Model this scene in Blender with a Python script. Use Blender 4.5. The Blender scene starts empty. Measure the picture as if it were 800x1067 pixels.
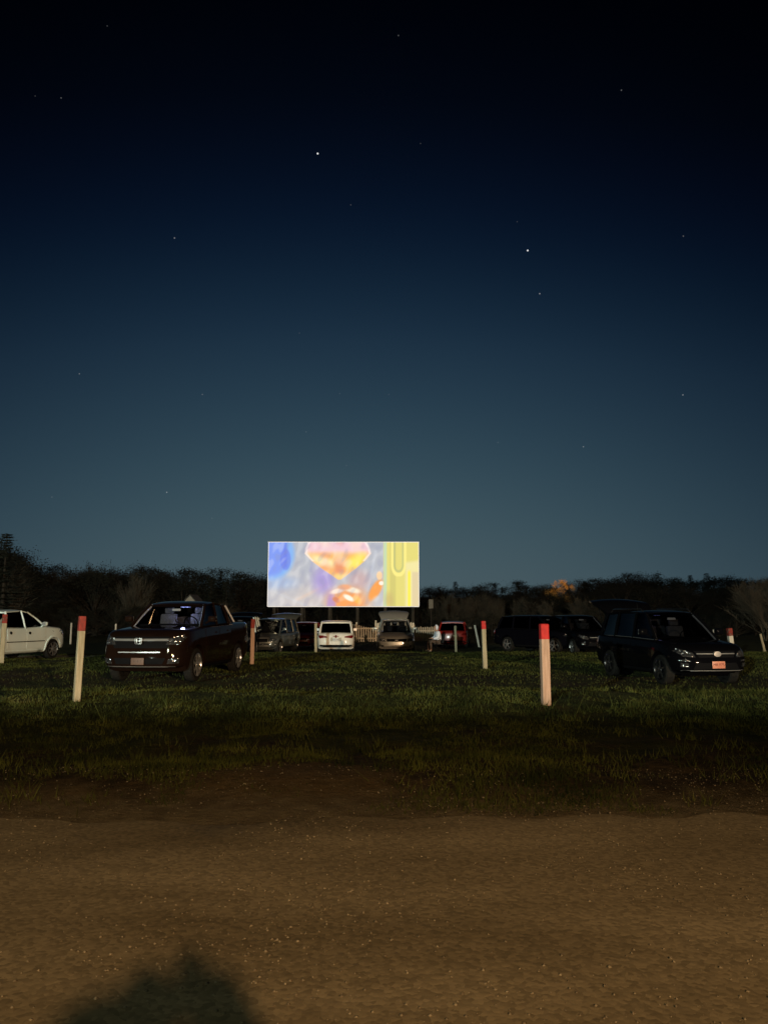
import bpy, bmesh, math, random
import numpy as np
from mathutils import Vector, Matrix, noise
from mathutils.bvhtree import BVHTree

R = math.radians
random.seed(11)
rng = np.random.default_rng(11)
scene = bpy.context.scene
col = scene.collection

# ------------------------------------------------------------------ camera
F = 806.0
PITCH = math.atan((642 - 533.5) / F)
CAMZ = 1.5
cam_d = bpy.data.cameras.new('camera')
cam = bpy.data.objects.new('camera', cam_d)
col.objects.link(cam)
cam_d.sensor_fit = 'VERTICAL'
cam_d.sensor_height = 24
cam_d.lens = F / 1067 * 24
cam_d.clip_start = 0.05
cam_d.clip_end = 4000
cam.location = (0, 0, CAMZ)
cam.rotation_euler = (math.pi / 2 + PITCH, 0, 0)
scene.camera = cam


def ray(px, py):
    cx = (px - 400) / F
    cy = (533.5 - py) / F
    return Vector((cx, math.cos(PITCH) - cy * math.sin(PITCH), math.sin(PITCH) + cy * math.cos(PITCH)))


def at(px, py, Y):
    d = ray(px, py)
    return Vector((0, 0, CAMZ)) + d * (Y / d.y)


# ------------------------------------------------------------------ sky
world = bpy.data.worlds.new('World')
scene.world = world
world.use_nodes = True
nt = world.node_tree
N = nt.nodes
Lk = nt.links
N.clear()


def wn(t, **k):
    n = N.new(t)
    for a, b in k.items():
        setattr(n, a, b)
    return n


def wmath(op, a, b=None, c=None, clamp=False):
    n = N.new('ShaderNodeMath')
    n.operation = op
    n.use_clamp = clamp
    for i, v in enumerate((a, b, c)):
        if v is None:
            continue
        if isinstance(v, (int, float)):
            n.inputs[i].default_value = v
        else:
            Lk.new(v, n.inputs[i])
    return n.outputs[0]


tc = wn('ShaderNodeTexCoord')
nrm = wn('ShaderNodeVectorMath', operation='NORMALIZE')
Lk.new(tc.outputs['Generated'], nrm.inputs[0])
sp = wn('ShaderNodeSeparateXYZ')
Lk.new(nrm.outputs[0], sp.inputs[0])
elev = wmath('MULTIPLY', wmath('ARCSINE', sp.outputs['Z']), 180 / math.pi)
ramp = wn('ShaderNodeValToRGB')
az = wmath('ARCTAN2', sp.outputs['X'], sp.outputs['Y'])
azo = wmath('ADD', az, 0.05)
az2 = wmath('MULTIPLY', azo, azo)
elev_ = wmath('ADD', elev, wmath('MULTIPLY', az2, 17))
Lk.new(wmath('DIVIDE', elev_, 60, clamp=True), ramp.inputs[0])


def s2l(c):
    return tuple(((v / 255) / 12.92 if v <= 10.3 else (((v / 255) + .055) / 1.055) ** 2.4) for v in c)


cr = ramp.color_ramp
cr.interpolation = 'B_SPLINE'
SKY = [(0, (76, 92, 98)), (5, (68, 89, 97)), (10, (54, 77, 89)), (15, (41, 63, 78)), (20, (28, 48, 66)), (24, (17, 35, 53)),
       (28, (8, 21, 40)), (32, (4, 12, 27)), (36, (2, 6, 15)), (42, (0, 1, 5)), (60, (0, 0, 2))]
while len(cr.elements) < len(SKY):
    cr.elements.new(0.5)
for e, (p, c) in zip(cr.elements, SKY):
    e.position = p / 60
for e, (p, c) in zip(cr.elements, SKY):
    e.color = (*s2l(c), 1)
# town glow: brightest beyond the screen, fading round towards the side and behind
glow = wmath('POWER', 2.718, wmath('MULTIPLY', az2, -1.6))
glow = wmath('ADD', wmath('MULTIPLY', glow, 0.97), 0.03)
skyc = wn('ShaderNodeMix', data_type='RGBA', blend_type='MULTIPLY')
skyc.inputs['Factor'].default_value = 1
Lk.new(ramp.outputs[0], skyc.inputs['A'])
comb = wn('ShaderNodeCombineColor')
Lk.new(glow, comb.inputs[0]); Lk.new(glow, comb.inputs[1]); Lk.new(wmath('POWER', glow, 0.9), comb.inputs[2])
Lk.new(comb.outputs[0], skyc.inputs['B'])
# stars, each at its own direction in the sky
STARS = [(331, 160, 1.0), (182, 248, .45), (549.5, 261, 1.0), (562, 306, .5), (711.5, 246, .3), (647, 94, .3), (64, 102, .25),
         (83, 389.5, .35), (211, 411, .3), (174, 513, .45), (312, 347, .15), (518.5, 461, .2), (607.5, 465.5, .4),
         (711, 411.5, .45), (415, 37, .25), (365.5, 213.5, .2), (54.5, 518, .2), (319, 450, .2), (354, 410, .15),
         (361, 485, .15), (438, 149.5, .15), (221, 540, .15), (405, 411, .12), (538.5, 231, .15), (112, 27, .15), (37, 100, .12)]
acc = None
for (px, py, s) in STARS:
    d = ray(px, py).normalized()
    dv = wn('ShaderNodeVectorMath', operation='DISTANCE')
    Lk.new(nrm.outputs[0], dv.inputs[0])
    dv.inputs[1].default_value = d
    rad = 0.0006 + 0.0004 * s
    v = wmath('MULTIPLY', wmath('LESS_THAN', dv.outputs['Value'], rad), s * s * .75 + .02)
    acc = v if acc is None else wmath('ADD', acc, v)
stc = wn('ShaderNodeMix', data_type='RGBA', blend_type='ADD')
stc.inputs['Factor'].default_value = 1
Lk.new(skyc.outputs['Result'], stc.inputs['A'])
cs = wn('ShaderNodeCombineColor')
for i in range(3):
    Lk.new(acc, cs.inputs[i])
Lk.new(cs.outputs[0], stc.inputs['B'])
bg = wn('ShaderNodeBackground')
Lk.new(stc.outputs['Result'], bg.inputs[0])
bg.inputs[1].default_value = 1.0
wo = wn('ShaderNodeOutputWorld')
Lk.new(bg.outputs[0], wo.inputs[0])

# ------------------------------------------------------------------ lamps (behind the photographer)


def lamp(name, kind, loc, energy, color, size=0.2, target=None, cone=None, blend=.5):
    d = bpy.data.lights.new(name, kind)
    d.energy = energy
    d.color = color
    d.shadow_soft_size = size
    o = bpy.data.objects.new(name, d)
    col.objects.link(o)
    o.location = loc
    if target is not None:
        o.rotation_euler = (Vector(target) - Vector(loc)).to_track_quat('-Z', 'Y').to_euler()
    if cone:
        d.spot_size = R(cone)
        d.spot_blend = blend
    return o


lamp('snack_bar_lamp', 'SPOT', (2.2, -7.4, 4.7), 5300, (1.0, .57, .23), .13, (.0, 3.0, 0), 56, 1.0)
lamp('road_fill', 'SPOT', (-4, -10, 8.2), 1350, (.92, 1.0, .62), .15, (0, 9, 0), 95, .8)  # added greenish fill for the far road and the bank
lamp('flood_lamp', 'SPOT', (30, -60, 7.0), 180000, (1.0, .69, .42), .40, (2, 26, 1.2), 52, .5)
lamp('yard_lamp', 'SPOT', (-30, -58, 7.0), 150000, (.84, 1.0, .88), .35, (-12, 28, 1.0), 44, .7)

# ------------------------------------------------------------------ render settings
scene.view_settings.view_transform = 'Standard'
scene.view_settings.look = 'None'
scene.view_settings.exposure = 0
scene.view_settings.gamma = 1
scene.view_settings.use_curve_mapping = False
scene.cycles.use_denoising = True
scene.cycles.max_bounces = 6
scene.cycles.transparent_max_bounces = 12
scene.cycles.caustics_reflective = False
scene.cycles.caustics_refractive = False
scene.cycles.sample_clamp_indirect = 2.0

# ------------------------------------------------------------------ materials
MATS = {}


def mat(name, color, rough=.6, metal=0.0, coat=0.0, emit=None, estr=0, spec=.5, coatr=.05):
    if name in MATS:
        return MATS[name]
    m = bpy.data.materials.new(name)
    m.use_nodes = True
    b = m.node_tree.nodes['Principled BSDF']
    b.inputs['Base Color'].default_value = (*color, 1)
    b.inputs['Roughness'].default_value = rough
    b.inputs['Metallic'].default_value = metal
    b.inputs['Coat Weight'].default_value = coat
    b.inputs['Coat Roughness'].default_value = coatr
    b.inputs['Specular IOR Level'].default_value = spec
    if emit:
        b.inputs['Emission Color'].default_value = (*emit, 1)
        b.inputs['Emission Strength'].default_value = estr
    MATS[name] = m
    return m


def noisy(name, c1, c2, scale=5, rough=.8, detail=4, bump=0, bscale=None, c3=None, metal=0, coat=0, rsc=(1, 1, 1), spec=.5, lo=.35, hi=.65):
    """two or three tone procedural material with optional bump"""
    if name in MATS:
        return MATS[name]
    m = mat(name, c1, rough, metal, coat, spec=spec)
    t = m.node_tree
    b = t.nodes['Principled BSDF']
    co = t.nodes.new('ShaderNodeTexCoord')
    mp = t.nodes.new('ShaderNodeMapping')
    mp.inputs['Scale'].default_value = rsc
    t.links.new(co.outputs['Object'], mp.inputs[0])
    n = t.nodes.new('ShaderNodeTexNoise')
    n.inputs['Scale'].default_value = scale
    n.inputs['Detail'].default_value = detail
    t.links.new(mp.outputs[0], n.inputs['Vector'])
    r = t.nodes.new('ShaderNodeValToRGB')
    r.color_ramp.elements[0].position = lo
    r.color_ramp.elements[0].color = (*c1, 1)
    r.color_ramp.elements[1].position = hi
    r.color_ramp.elements[1].color = (*c2, 1)
    if c3:
        e = r.color_ramp.elements.new(hi + .12)
        e.color = (*c3, 1)
    t.links.new(n.outputs['Fac'], r.inputs[0])
    t.links.new(r.outputs[0], b.inputs['Base Color'])
    if bump:
        n2 = t.nodes.new('ShaderNodeTexNoise')
        n2.inputs['Scale'].default_value = bscale or scale * 6
        n2.inputs['Detail'].default_value = 5
        t.links.new(mp.outputs[0], n2.inputs['Vector'])
        bp = t.nodes.new('ShaderNodeBump')
        bp.inputs['Strength'].default_value = bump
        bp.inputs['Distance'].default_value = .02
        t.links.new(n2.outputs['Fac'], bp.inputs['Height'])
        t.links.new(bp.outputs[0], b.inputs['Normal'])
    return m


def glass(name, tint, gloss=.6):
    if name in MATS:
        return MATS[name]
    m = bpy.data.materials.new(name)
    m.use_nodes = True
    t = m.node_tree
    t.nodes.clear()
    o = t.nodes.new('ShaderNodeOutputMaterial')
    tr = t.nodes.new('ShaderNodeBsdfTransparent')
    tr.inputs[0].default_value = (*tint, 1)
    gl = t.nodes.new('ShaderNodeBsdfGlossy')
    gl.inputs['Roughness'].default_value = .04
    gl.inputs['Color'].default_value = (gloss, gloss, gloss, 1)
    lw = t.nodes.new('ShaderNodeLayerWeight')
    lw.inputs[0].default_value = .5
    pw = t.nodes.new('ShaderNodeMath')
    pw.operation = 'POWER'
    t.links.new(lw.outputs['Facing'], pw.inputs[0])
    pw.inputs[1].default_value = 4
    fr = t.nodes.new('ShaderNodeMath')
    fr.operation = 'MULTIPLY_ADD'
    t.links.new(pw.outputs[0], fr.inputs[0])
    fr.inputs[1].default_value = .9
    fr.inputs[2].default_value = .04
    mx = t.nodes.new('ShaderNodeMixShader')
    t.links.new(fr.outputs[0], mx.inputs[0])
    t.links.new(tr.outputs[0], mx.inputs[1])
    t.links.new(gl.outputs[0], mx.inputs[2])
    t.links.new(mx.outputs[0], o.inputs[0])
    MATS[name] = m
    return m


M_tyre = noisy('tyre rubber', (.012, .012, .012), (.02, .019, .017), 20, .9, spec=.0)
M_rim = mat('alloy rim', (.62, .62, .62), .28, .85)
M_rimdark = mat('dark alloy rim', (.16, .16, .17), .25, .9)
M_black = mat('black plastic', (.007, .007, .008), .6, spec=.02)
M_chrome = mat('chrome', (.55, .55, .55), .36, .75)
M_lens = mat('lamp lens', (.34, .34, .35), .14, .9, .6)
t_ = M_lens.node_tree
vo_ = t_.nodes.new('ShaderNodeTexVoronoi')
vo_.inputs['Scale'].default_value = 13
tc_ = t_.nodes.new('ShaderNodeTexCoord')
bp_ = t_.nodes.new('ShaderNodeBump')
bp_.inputs['Strength'].default_value = 1.0
bp_.inputs['Distance'].default_value = .06
t_.links.new(tc_.outputs['Object'], vo_.inputs['Vector'])
t_.links.new(vo_.outputs['Distance'], bp_.inputs['Height'])
t_.links.new(bp_.outputs[0], t_.nodes['Principled BSDF'].inputs['Normal'])
M_taill = mat('tail lamp lens', (.16, .008, .008), .15, 0, 1.0)
M_glass = glass('tinted glass', (.035, .035, .038))
M_clear = glass('clear glass', (.66, .68, .72), .45)
M_wind = glass('smoky windshield glass', (.30, .31, .33), .4)
M_seat = noisy('seat cloth', (.05, .05, .055), (.08, .08, .085), 30, .9)
M_trim = mat('pale cabin trim', (.55, .55, .57), .8)
M_floor = mat('cabin floor', (.02, .02, .02), .9)
M_plate = mat('number plate', (.6, .6, .58), .4)

# ------------------------------------------------------------------ helpers


def tag(o, label=None, cat=None, group=None, kind=None):
    if label: o['label'] = label
    if cat: o['category'] = cat
    if group: o['group'] = group
    if kind: o['kind'] = kind
    return o


def link(name, me, m=None, parent=None):
    o = bpy.data.objects.new(name, me)
    col.objects.link(o)
    if m is not None:
        me.materials.append(m)
    if parent is not None:
        o.parent = parent
    return o


def obj(name, bm, m=None, parent=None, smooth=True, angle=35):
    me = bpy.data.meshes.new(name)
    bm.normal_update()
    bm.to_mesh(me)
    bm.free()
    if smooth:
        me.shade_smooth()
        me.set_sharp_from_angle(angle=R(angle))
    return link(name, me, m, parent)


def empty(name, loc, rz=0):
    o = bpy.data.objects.new(name, None)
    o.empty_display_size = .3
    col.objects.link(o)
    o.location = loc
    o.rotation_euler = (0, 0, rz)
    return o


def copy_tree(o, parent=None):
    c = o.copy()
    col.objects.link(c)
    if parent is not None:
        c.parent = parent
    for ch in list(o.children):
        copy_tree(ch, c)
    return c


def bevel(bm, w, seg=2):
    bmesh.ops.bevel(bm, geom=list(bm.edges), offset=w, segments=seg, affect='EDGES', profile=.5)


def box_bm(sx, sy, sz, c=(0, 0, 0), bev=0, bm=None, rot=None):
    b = bmesh.new()
    bmesh.ops.create_cube(b, size=1)
    bmesh.ops.scale(b, vec=(sx, sy, sz), verts=b.verts)
    if bev:
        bevel(b, bev)
    if rot is not None:
        bmesh.ops.transform(b, matrix=rot, verts=b.verts)
    bmesh.ops.translate(b, vec=c, verts=b.verts)
    return merge(bm, b) if bm is not None else b


def merge(bm, b):
    me = bpy.data.meshes.new('tmp')
    b.to_mesh(me)
    b.free()
    bm.from_mesh(me)
    bpy.data.meshes.remove(me)
    return bm


def tube_bm(pts, rads, n=8, bm=None):
    bm = bm or bmesh.new()
    pts = [Vector(p) for p in pts]
    if not isinstance(rads, (list, tuple)):
        rads = [rads] * len(pts)
    rings = []
    for i, p in enumerate(pts):
        if i == 0: d = pts[1] - pts[0]
        elif i == len(pts) - 1: d = pts[-1] - pts[-2]
        else: d = pts[i + 1] - pts[i - 1]
        d.normalize()
        a = d.orthogonal().normalized() if i == 0 else (a - d * a.dot(d)).normalized()
        b = d.cross(a)
        rings.append([bm.verts.new(p + (a * math.cos(t) + b * math.sin(t)) * rads[i]) for t in [k * 2 * math.pi / n for k in range(n)]])
    for r0, r1 in zip(rings, rings[1:]):
        for k in range(n):
            bm.faces.new((r0[k], r0[(k + 1) % n], r1[(k + 1) % n], r1[k]))
    bm.faces.new(rings[0][::-1])
    bm.faces.new(rings[-1])
    return bm


def cyl_bm(r, w, n=28, bm=None, c=(0, 0, 0), prof=None):
    """disc about the Y axis; prof = list of (y, radius) from -w/2 to w/2"""
    bm = bm or bmesh.new()
    prof = prof or [(-w / 2, r * .9), (-w / 2 * .8, r), (w / 2 * .8, r), (w / 2, r * .9)]
    rings = []
    for y, rr in prof:
        rings.append([bm.verts.new((c[0] + math.cos(t) * rr, c[1] + y, c[2] + math.sin(t) * rr)) for t in [k * 2 * math.pi / n for k in range(n)]])
    for r0, r1 in zip(rings, rings[1:]):
        for k in range(n):
            bm.faces.new((r0[k], r1[k], r1[(k + 1) % n], r0[(k + 1) % n]))
    bm.faces.new(rings[0])
    bm.faces.new(rings[-1][::-1])
    bmesh.ops.recalc_face_normals(bm, faces=bm.faces)
    return bm


def text_bm(s, size, thick=.004):
    c = bpy.data.curves.new('lettering', 'FONT')
    c.body = s
    c.size = size
    c.extrude = thick
    c.align_x = 'CENTER'
    c.align_y = 'CENTER'
    o = bpy.data.objects.new('lettering', c)
    col.objects.link(o)
    dg = bpy.context.evaluated_depsgraph_get()
    me = bpy.data.meshes.new_from_object(o.evaluated_get(dg))
    bm = bmesh.new()
    bm.from_mesh(me)
    bpy.data.objects.remove(o)
    bpy.data.curves.remove(c)
    bpy.data.meshes.remove(me)
    return bm


# ------------------------------------------------------------------ ground
PROF = [(-400, 0), (5.6, 0), (6.4, .02), (7.2, .07), (9, .0), (11, -.02), (13, .08), (14, .15), (16, .0), (18, -.09), (20.5, -.07), (22, -.04), (24, .0), (28, -.02), (33, -.05), (35.5, -.12), (39, -.32), (45, -.33), (56, -.3), (80, -.3), (105, 0), (150, 3), (250, 9),
        (400, 16), (1500, 30)]


def prof(y):
    for (a, za), (b, zb) in zip(PROF, PROF[1:]):
        if y <= b:
            t = (y - a) / (b - a)
            t = max(0, min(1, t))
            t = t * t * (3 - 2 * t)
            return za + (zb - za) * t
    return PROF[-1][1]


def edge_y(x):
    """where the gravel road ends and the bank starts"""
    return 5.98 + .45 * noise.noise(Vector((x * .35, 3.1, 0))) + .18 * noise.noise(Vector((x * 1.7, 7.7, 0))) + .05 * noise.noise(Vector((x * 6, 1.7, 0)))


def h(x, y):
    z = prof(y)
    if y > 105:
        z *= .72 + .12 * math.tanh(-x / 90)
    if y > 22:
        z -= .12 * min(1, max(0, (-x - 6.5) / 4)) * min(1, (y - 22) / 4)
    if y > 6.6:
        k = min(1, (y - 6.6) / 1.5)
        q = 1 if y < 14 else max(0, 1 - (y - 14) / 4)
        z += k * (.05 * noise.noise(Vector((x * .30, y * .30, 0))) + (.02 + .06 * q) * noise.noise(Vector((x * 1.1, y * 1.3, 4))) + 0.03 * q * noise.noise(Vector((x * 3.6, y * 4.2, 9))))
        z += .05 * k * math.exp(-((x + .9) ** 2 / 1.2 + (y - 7.4) ** 2 / .5))
    else:
        z += .008 * noise.noise(Vector((x * .8, y * .8, 9)))
    return z


def ground_at(px, py, ys=3, ye=200):
    """the point where the ray through a photo pixel meets the ground"""
    Y = ys
    while Y < ye:
        p = at(px, py, Y)
        if p.z <= h(p.x, p.y):
            return Vector((p.x, p.y, h(p.x, p.y)))
        Y += .05
    p = at(px, py, ye)
    return Vector((p.x, p.y, h(p.x, p.y)))


def on(px, Y):
    x = at(px, 642, Y).x
    return Vector((x, Y, h(x, Y)))


ys = [-300, -150, -80, -40, -20, -10, -4, 0, 2, 4, 5]
y = 5.3
while y < 60:
    ys.append(y)
    y += .12 if y < 15 else (.3 if y < 30 else 1.0)
ys += [62, 66, 70, 76, 82, 90, 98, 105, 112, 120, 130, 145, 160, 180, 210, 250, 300, 350, 420, 600, 900, 1500]
xs = [-1500, -800, -400, -250, -160, -110, -80, -60, -45, -35, -28, -22, -18, -15]
x = -13.0
while x < 13.01:
    xs.append(x)
    x += .22
xs += [-v for v in xs[:14][::-1]]
gv = [(a, b, h(a, b)) for b in ys for a in xs]
nx = len(xs)
gf = [(j * nx + i, j * nx + i + 1, (j + 1) * nx + i + 1, (j + 1) * nx + i) for j in range(len(ys) - 1) for i in range(nx - 1)]
me = bpy.data.meshes.new('ground')
me.from_pydata(gv, [], gf)
me.shade_smooth()


def field_material():
    m = bpy.data.materials.new('rough grass and dirt')
    m.use_nodes = True
    t = m.node_tree
    b = t.nodes['Principled BSDF']
    b.inputs['Roughness'].default_value = .95
    b.inputs['Specular IOR Level'].default_value = .15
    g = t.nodes.new('ShaderNodeNewGeometry')

    def nz(scale, detail=5, rough=.6):
        n = t.nodes.new('ShaderNodeTexNoise')
        n.inputs['Scale'].default_value = scale
        n.inputs['Detail'].default_value = detail
        n.inputs['Roughness'].default_value = rough
        t.links.new(g.outputs['Position'], n.inputs['Vector'])
        return n.outputs['Fac']

    def rmp(src, stops):
        r = t.nodes.new('ShaderNodeValToRGB')
        while len(r.color_ramp.elements) < len(stops):
            r.color_ramp.elements.new(.5)
        for e, (p, c) in zip(r.color_ramp.elements, stops):
            e.position = p
            e.color = (*c, 1)
        t.links.new(src, r.inputs[0])
        return r.outputs[0]

    def mix(f, a, b_):
        n = t.nodes.new('ShaderNodeMix')
        n.data_type = 'RGBA'
        t.links.new(f, n.inputs['Factor'])
        t.links.new(a, n.inputs['A'])
        t.links.new(b_, n.inputs['B'])
        return n.outputs['Result']

    grass = rmp(nz(2.2), [(.3, (.012, .016, .005)), (.5, (.034, .042, .011)), (.7, (.075, .070, .023))])
    dirt = rmp(nz(9), [(.32, (.012, .009, .005)), (.5, (.035, .025, .013)), (.72, (.085, .06, .032))])
    s = t.nodes.new('ShaderNodeSeparateXYZ')
    t.links.new(g.outputs['Position'], s.inputs[0])
    mr = t.nodes.new('ShaderNodeMapRange')       # the worn bank beside the road is mostly bare dirt
    mr.inputs['From Min'].default_value = 7.0
    mr.inputs['From Max'].default_value = 12.0
    mr.inputs['To Min'].default_value = .30
    mr.inputs['To Max'].default_value = -.16
    t.links.new(s.outputs['Y'], mr.inputs['Value'])
    ad = t.nodes.new('ShaderNodeMath')
    ad.operation = 'ADD'
    t.links.new(nz(.55, 6), ad.inputs[0])
    t.links.new(mr.outputs[0], ad.inputs[1])
    # shade between the rows of posts, put into the ground colour as darker dirt
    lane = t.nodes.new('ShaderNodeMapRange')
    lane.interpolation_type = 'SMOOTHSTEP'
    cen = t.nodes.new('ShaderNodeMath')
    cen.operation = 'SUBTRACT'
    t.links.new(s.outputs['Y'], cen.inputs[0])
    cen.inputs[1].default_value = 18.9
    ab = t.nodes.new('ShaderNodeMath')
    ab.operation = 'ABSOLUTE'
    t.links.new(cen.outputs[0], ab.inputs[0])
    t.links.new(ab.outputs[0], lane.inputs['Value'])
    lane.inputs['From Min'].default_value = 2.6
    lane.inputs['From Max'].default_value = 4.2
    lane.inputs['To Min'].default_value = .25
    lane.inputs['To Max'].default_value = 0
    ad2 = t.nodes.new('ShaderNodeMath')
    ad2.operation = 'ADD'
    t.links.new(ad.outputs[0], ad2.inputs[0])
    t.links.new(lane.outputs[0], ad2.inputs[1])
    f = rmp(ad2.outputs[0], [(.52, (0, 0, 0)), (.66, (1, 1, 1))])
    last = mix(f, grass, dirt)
    tan = rmp(nz(6), [(.3, (.08, .055, .026)), (.7, (.15, .105, .055))])
    for (cx_, cy_, rad_) in ((-.75, 6.95, 1.0), (-2.6, 6.5, .5), (1.3, 6.3, .25), (3.9, 6.3, .4), (-4.6, 6.3, .3), (2.6, 7.6, .1)):
        dn = t.nodes.new('ShaderNodeVectorMath')
        dn.operation = 'DISTANCE'
        t.links.new(g.outputs['Position'], dn.inputs[0])
        dn.inputs[1].default_value = (cx_, cy_, 0)
        an = t.nodes.new('ShaderNodeMath')
        an.operation = 'MULTIPLY_ADD'
        t.links.new(nz(3.5), an.inputs[0])
        an.inputs[1].default_value = 1.6
        t.links.new(dn.outputs['Value'], an.inputs[2])
        mk = t.nodes.new('ShaderNodeMapRange')
        t.links.new(an.outputs[0], mk.inputs['Value'])
        mk.inputs['From Min'].default_value = rad_ + .45
        mk.inputs['From Max'].default_value = rad_ + 1.0
        mk.inputs['To Min'].default_value = .75
        mk.inputs['To Max'].default_value = 0
        last = mix(mk.outputs[0], last, tan)
    # gravel kicked out of the road thins away into the bank
    spill = t.nodes.new('ShaderNodeMath')
    spill.operation = 'MULTIPLY_ADD'
    t.links.new(nz(4.5, 8, .75), spill.inputs[0])
    spill.inputs[1].default_value = 2.2
    t.links.new(s.outputs['Y'], spill.inputs[2])
    mk = t.nodes.new('ShaderNodeMapRange')
    t.links.new(spill.outputs[0], mk.inputs['Value'])
    mk.inputs['From Min'].default_value = 7.25
    mk.inputs['From Max'].default_value = 8.05
    mk.inputs['To Min'].default_value = .85
    mk.inputs['To Max'].default_value = 0
    road_c = rmp(nz(5), [(.3, (.12, .095, .06)), (.7, (.23, .19, .125))])
    last = mix(mk.outputs[0], last, road_c)
    t.links.new(last, b.inputs['Base Color'])
    bp = t.nodes.new('ShaderNodeBump')
    bp.inputs['Strength'].default_value = 1.0
    bp.inputs['Distance'].default_value = .09
    t.links.new(nz(14, 6, .7), bp.inputs['Height'])
    t.links.new(bp.outputs[0], b.inputs['Normal'])
    return m


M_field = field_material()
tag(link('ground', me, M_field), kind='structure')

# gravel road in front of the camera (ragged far edge)
rxs = np.concatenate([np.linspace(-60, -9, 30), np.arange(-8.9, 9, .07), np.linspace(9, 60, 30)])
rv, rf = [], []
steps = [-14, -8, -4, -2, 0, 1, 2, 2.5, 3, 3.5, 4, 4.5, 5, 5.4, 5.8, 'e']
for a in rxs:
    for s_ in steps:
        b_ = edge_y(a) if s_ == 'e' else s_
        rv.append((a, b_, h(a, b_) + (.004 if s_ == 'e' else .012)))
n_ = len(steps)
for i in range(len(rxs) - 1):
    for j in range(n_ - 1):
        rf.append((i * n_ + j, (i + 1) * n_ + j, (i + 1) * n_ + j + 1, i * n_ + j + 1))
me = bpy.data.meshes.new('gravel_road')
me.from_pydata(rv, [], rf)
me.shade_smooth()


def gravel_material():
    m = bpy.data.materials.new('packed gravel')
    m.use_nodes = True
    t = m.node_tree
    b = t.nodes['Principled BSDF']
    b.inputs['Roughness'].default_value = .9
    b.inputs['Specular IOR Level'].default_value = .25
    g = t.nodes.new('ShaderNodeNewGeometry')
    n1 = t.nodes.new('ShaderNodeTexNoise')
    n1.inputs['Scale'].default_value = .9
    n1.inputs['Detail'].default_value = 6
    mp = t.nodes.new('ShaderNodeMapping')
    mp.inputs['Scale'].default_value = (.45, 1.6, 1)      # long wheel-worn streaks
    t.links.new(g.outputs['Position'], mp.inputs[0])
    t.links.new(mp.outputs[0], n1.inputs['Vector'])
    r1 = t.nodes.new('ShaderNodeValToRGB')
    r1.color_ramp.elements[0].position = .32
    r1.color_ramp.elements[0].color = (.14, .112, .071, 1)
    r1.color_ramp.elements[1].position = .68
    r1.color_ramp.elements[1].color = (.25, .207, .142, 1)
    t.links.new(n1.outputs['Fac'], r1.inputs[0])
    v = t.nodes.new('ShaderNodeTexVoronoi')
    v.inputs['Scale'].default_value = 42
    t.links.new(g.outputs['Position'], v.inputs['Vector'])
    r2 = t.nodes.new('ShaderNodeValToRGB')
    r2.color_ramp.elements[0].position = .0
    r2.color_ramp.elements[0].color = (.72, .72, .72, 1)
    r2.color_ramp.elements[1].position = 1
    r2.color_ramp.elements[1].color = (1.25, 1.25, 1.25, 1)
    sc = t.nodes.new('ShaderNodeSeparateColor')
    t.links.new(v.outputs['Color'], sc.inputs[0])
    t.links.new(sc.outputs[0], r2.inputs[0])
    mx = t.nodes.new('ShaderNodeMix')
    mx.data_type = 'RGBA'
    mx.blend_type = 'MULTIPLY'
    mx.inputs['Factor'].default_value = 1
    t.links.new(r1.outputs[0], mx.inputs['A'])
    t.links.new(r2.outputs[0], mx.inputs['B'])
    t.links.new(mx.outputs['Result'], b.inputs['Base Color'])
    n3 = t.nodes.new('ShaderNodeTexNoise')
    n3.inputs['Scale'].default_value = 30
    n3.inputs['Detail'].default_value = 7
    t.links.new(g.outputs['Position'], n3.inputs['Vector'])
    mm = t.nodes.new('ShaderNodeMath')
    mm.operation = 'SUBTRACT'
    t.links.new(n3.outputs['Fac'], mm.inputs[0])
    t.links.new(v.outputs['Distance'], mm.inputs[1])
    bp = t.nodes.new('ShaderNodeBump')
    bp.inputs['Strength'].default_value = .22
    bp.inputs['Distance'].default_value = .006
    t.links.new(mm.outputs[0], bp.inputs['Height'])
    t.links.new(bp.outputs[0], b.inputs['Normal'])
    return m


M_gravel = gravel_material()
tag(link('gravel_road', me, M_gravel), kind='structure')

# gravel lane between the rows, left
M_lane = noisy('lane gravel', (.20, .17, .12), (.30, .26, .19), 3, .95)
lv, lf = [], []
lx = np.arange(-60, -11, 1.0)
for a in lx:
    for k in range(7):
        t_ = k / 6
        b_ = 30.5 + 3.4 * t_ + .5 * math.sin(a * .4) - .04 * a
        lv.append((a, b_, h(a, b_) + .02))
for i in range(len(lx) - 1):
    for j in range(6):
        lf.append((i * 7 + j, (i + 1) * 7 + j, (i + 1) * 7 + j + 1, i * 7 + j + 1))
me = bpy.data.meshes.new('gravel_lane')
me.from_pydata(lv, [], lf)
tag(link('gravel_lane', me, M_lane), kind='structure')


# loose stones on the road
def scatter_mesh(name, V, Fc, m, smooth=False):
    me = bpy.data.meshes.new(name)
    me.vertices.add(len(V))
    me.vertices.foreach_set('co', V.astype(np.float32).ravel())
    nf = len(Fc)
    me.loops.add(nf * 3)
    me.loops.foreach_set('vertex_index', Fc.astype(np.int32).ravel())
    me.polygons.add(nf)
    me.polygons.foreach_set('loop_start', np.arange(0, nf * 3, 3, dtype=np.int32))
    me.update(calc_edges=True)
    me.validate()
    if smooth:
        me.shade_smooth()
    return link(name, me, m)


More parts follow.
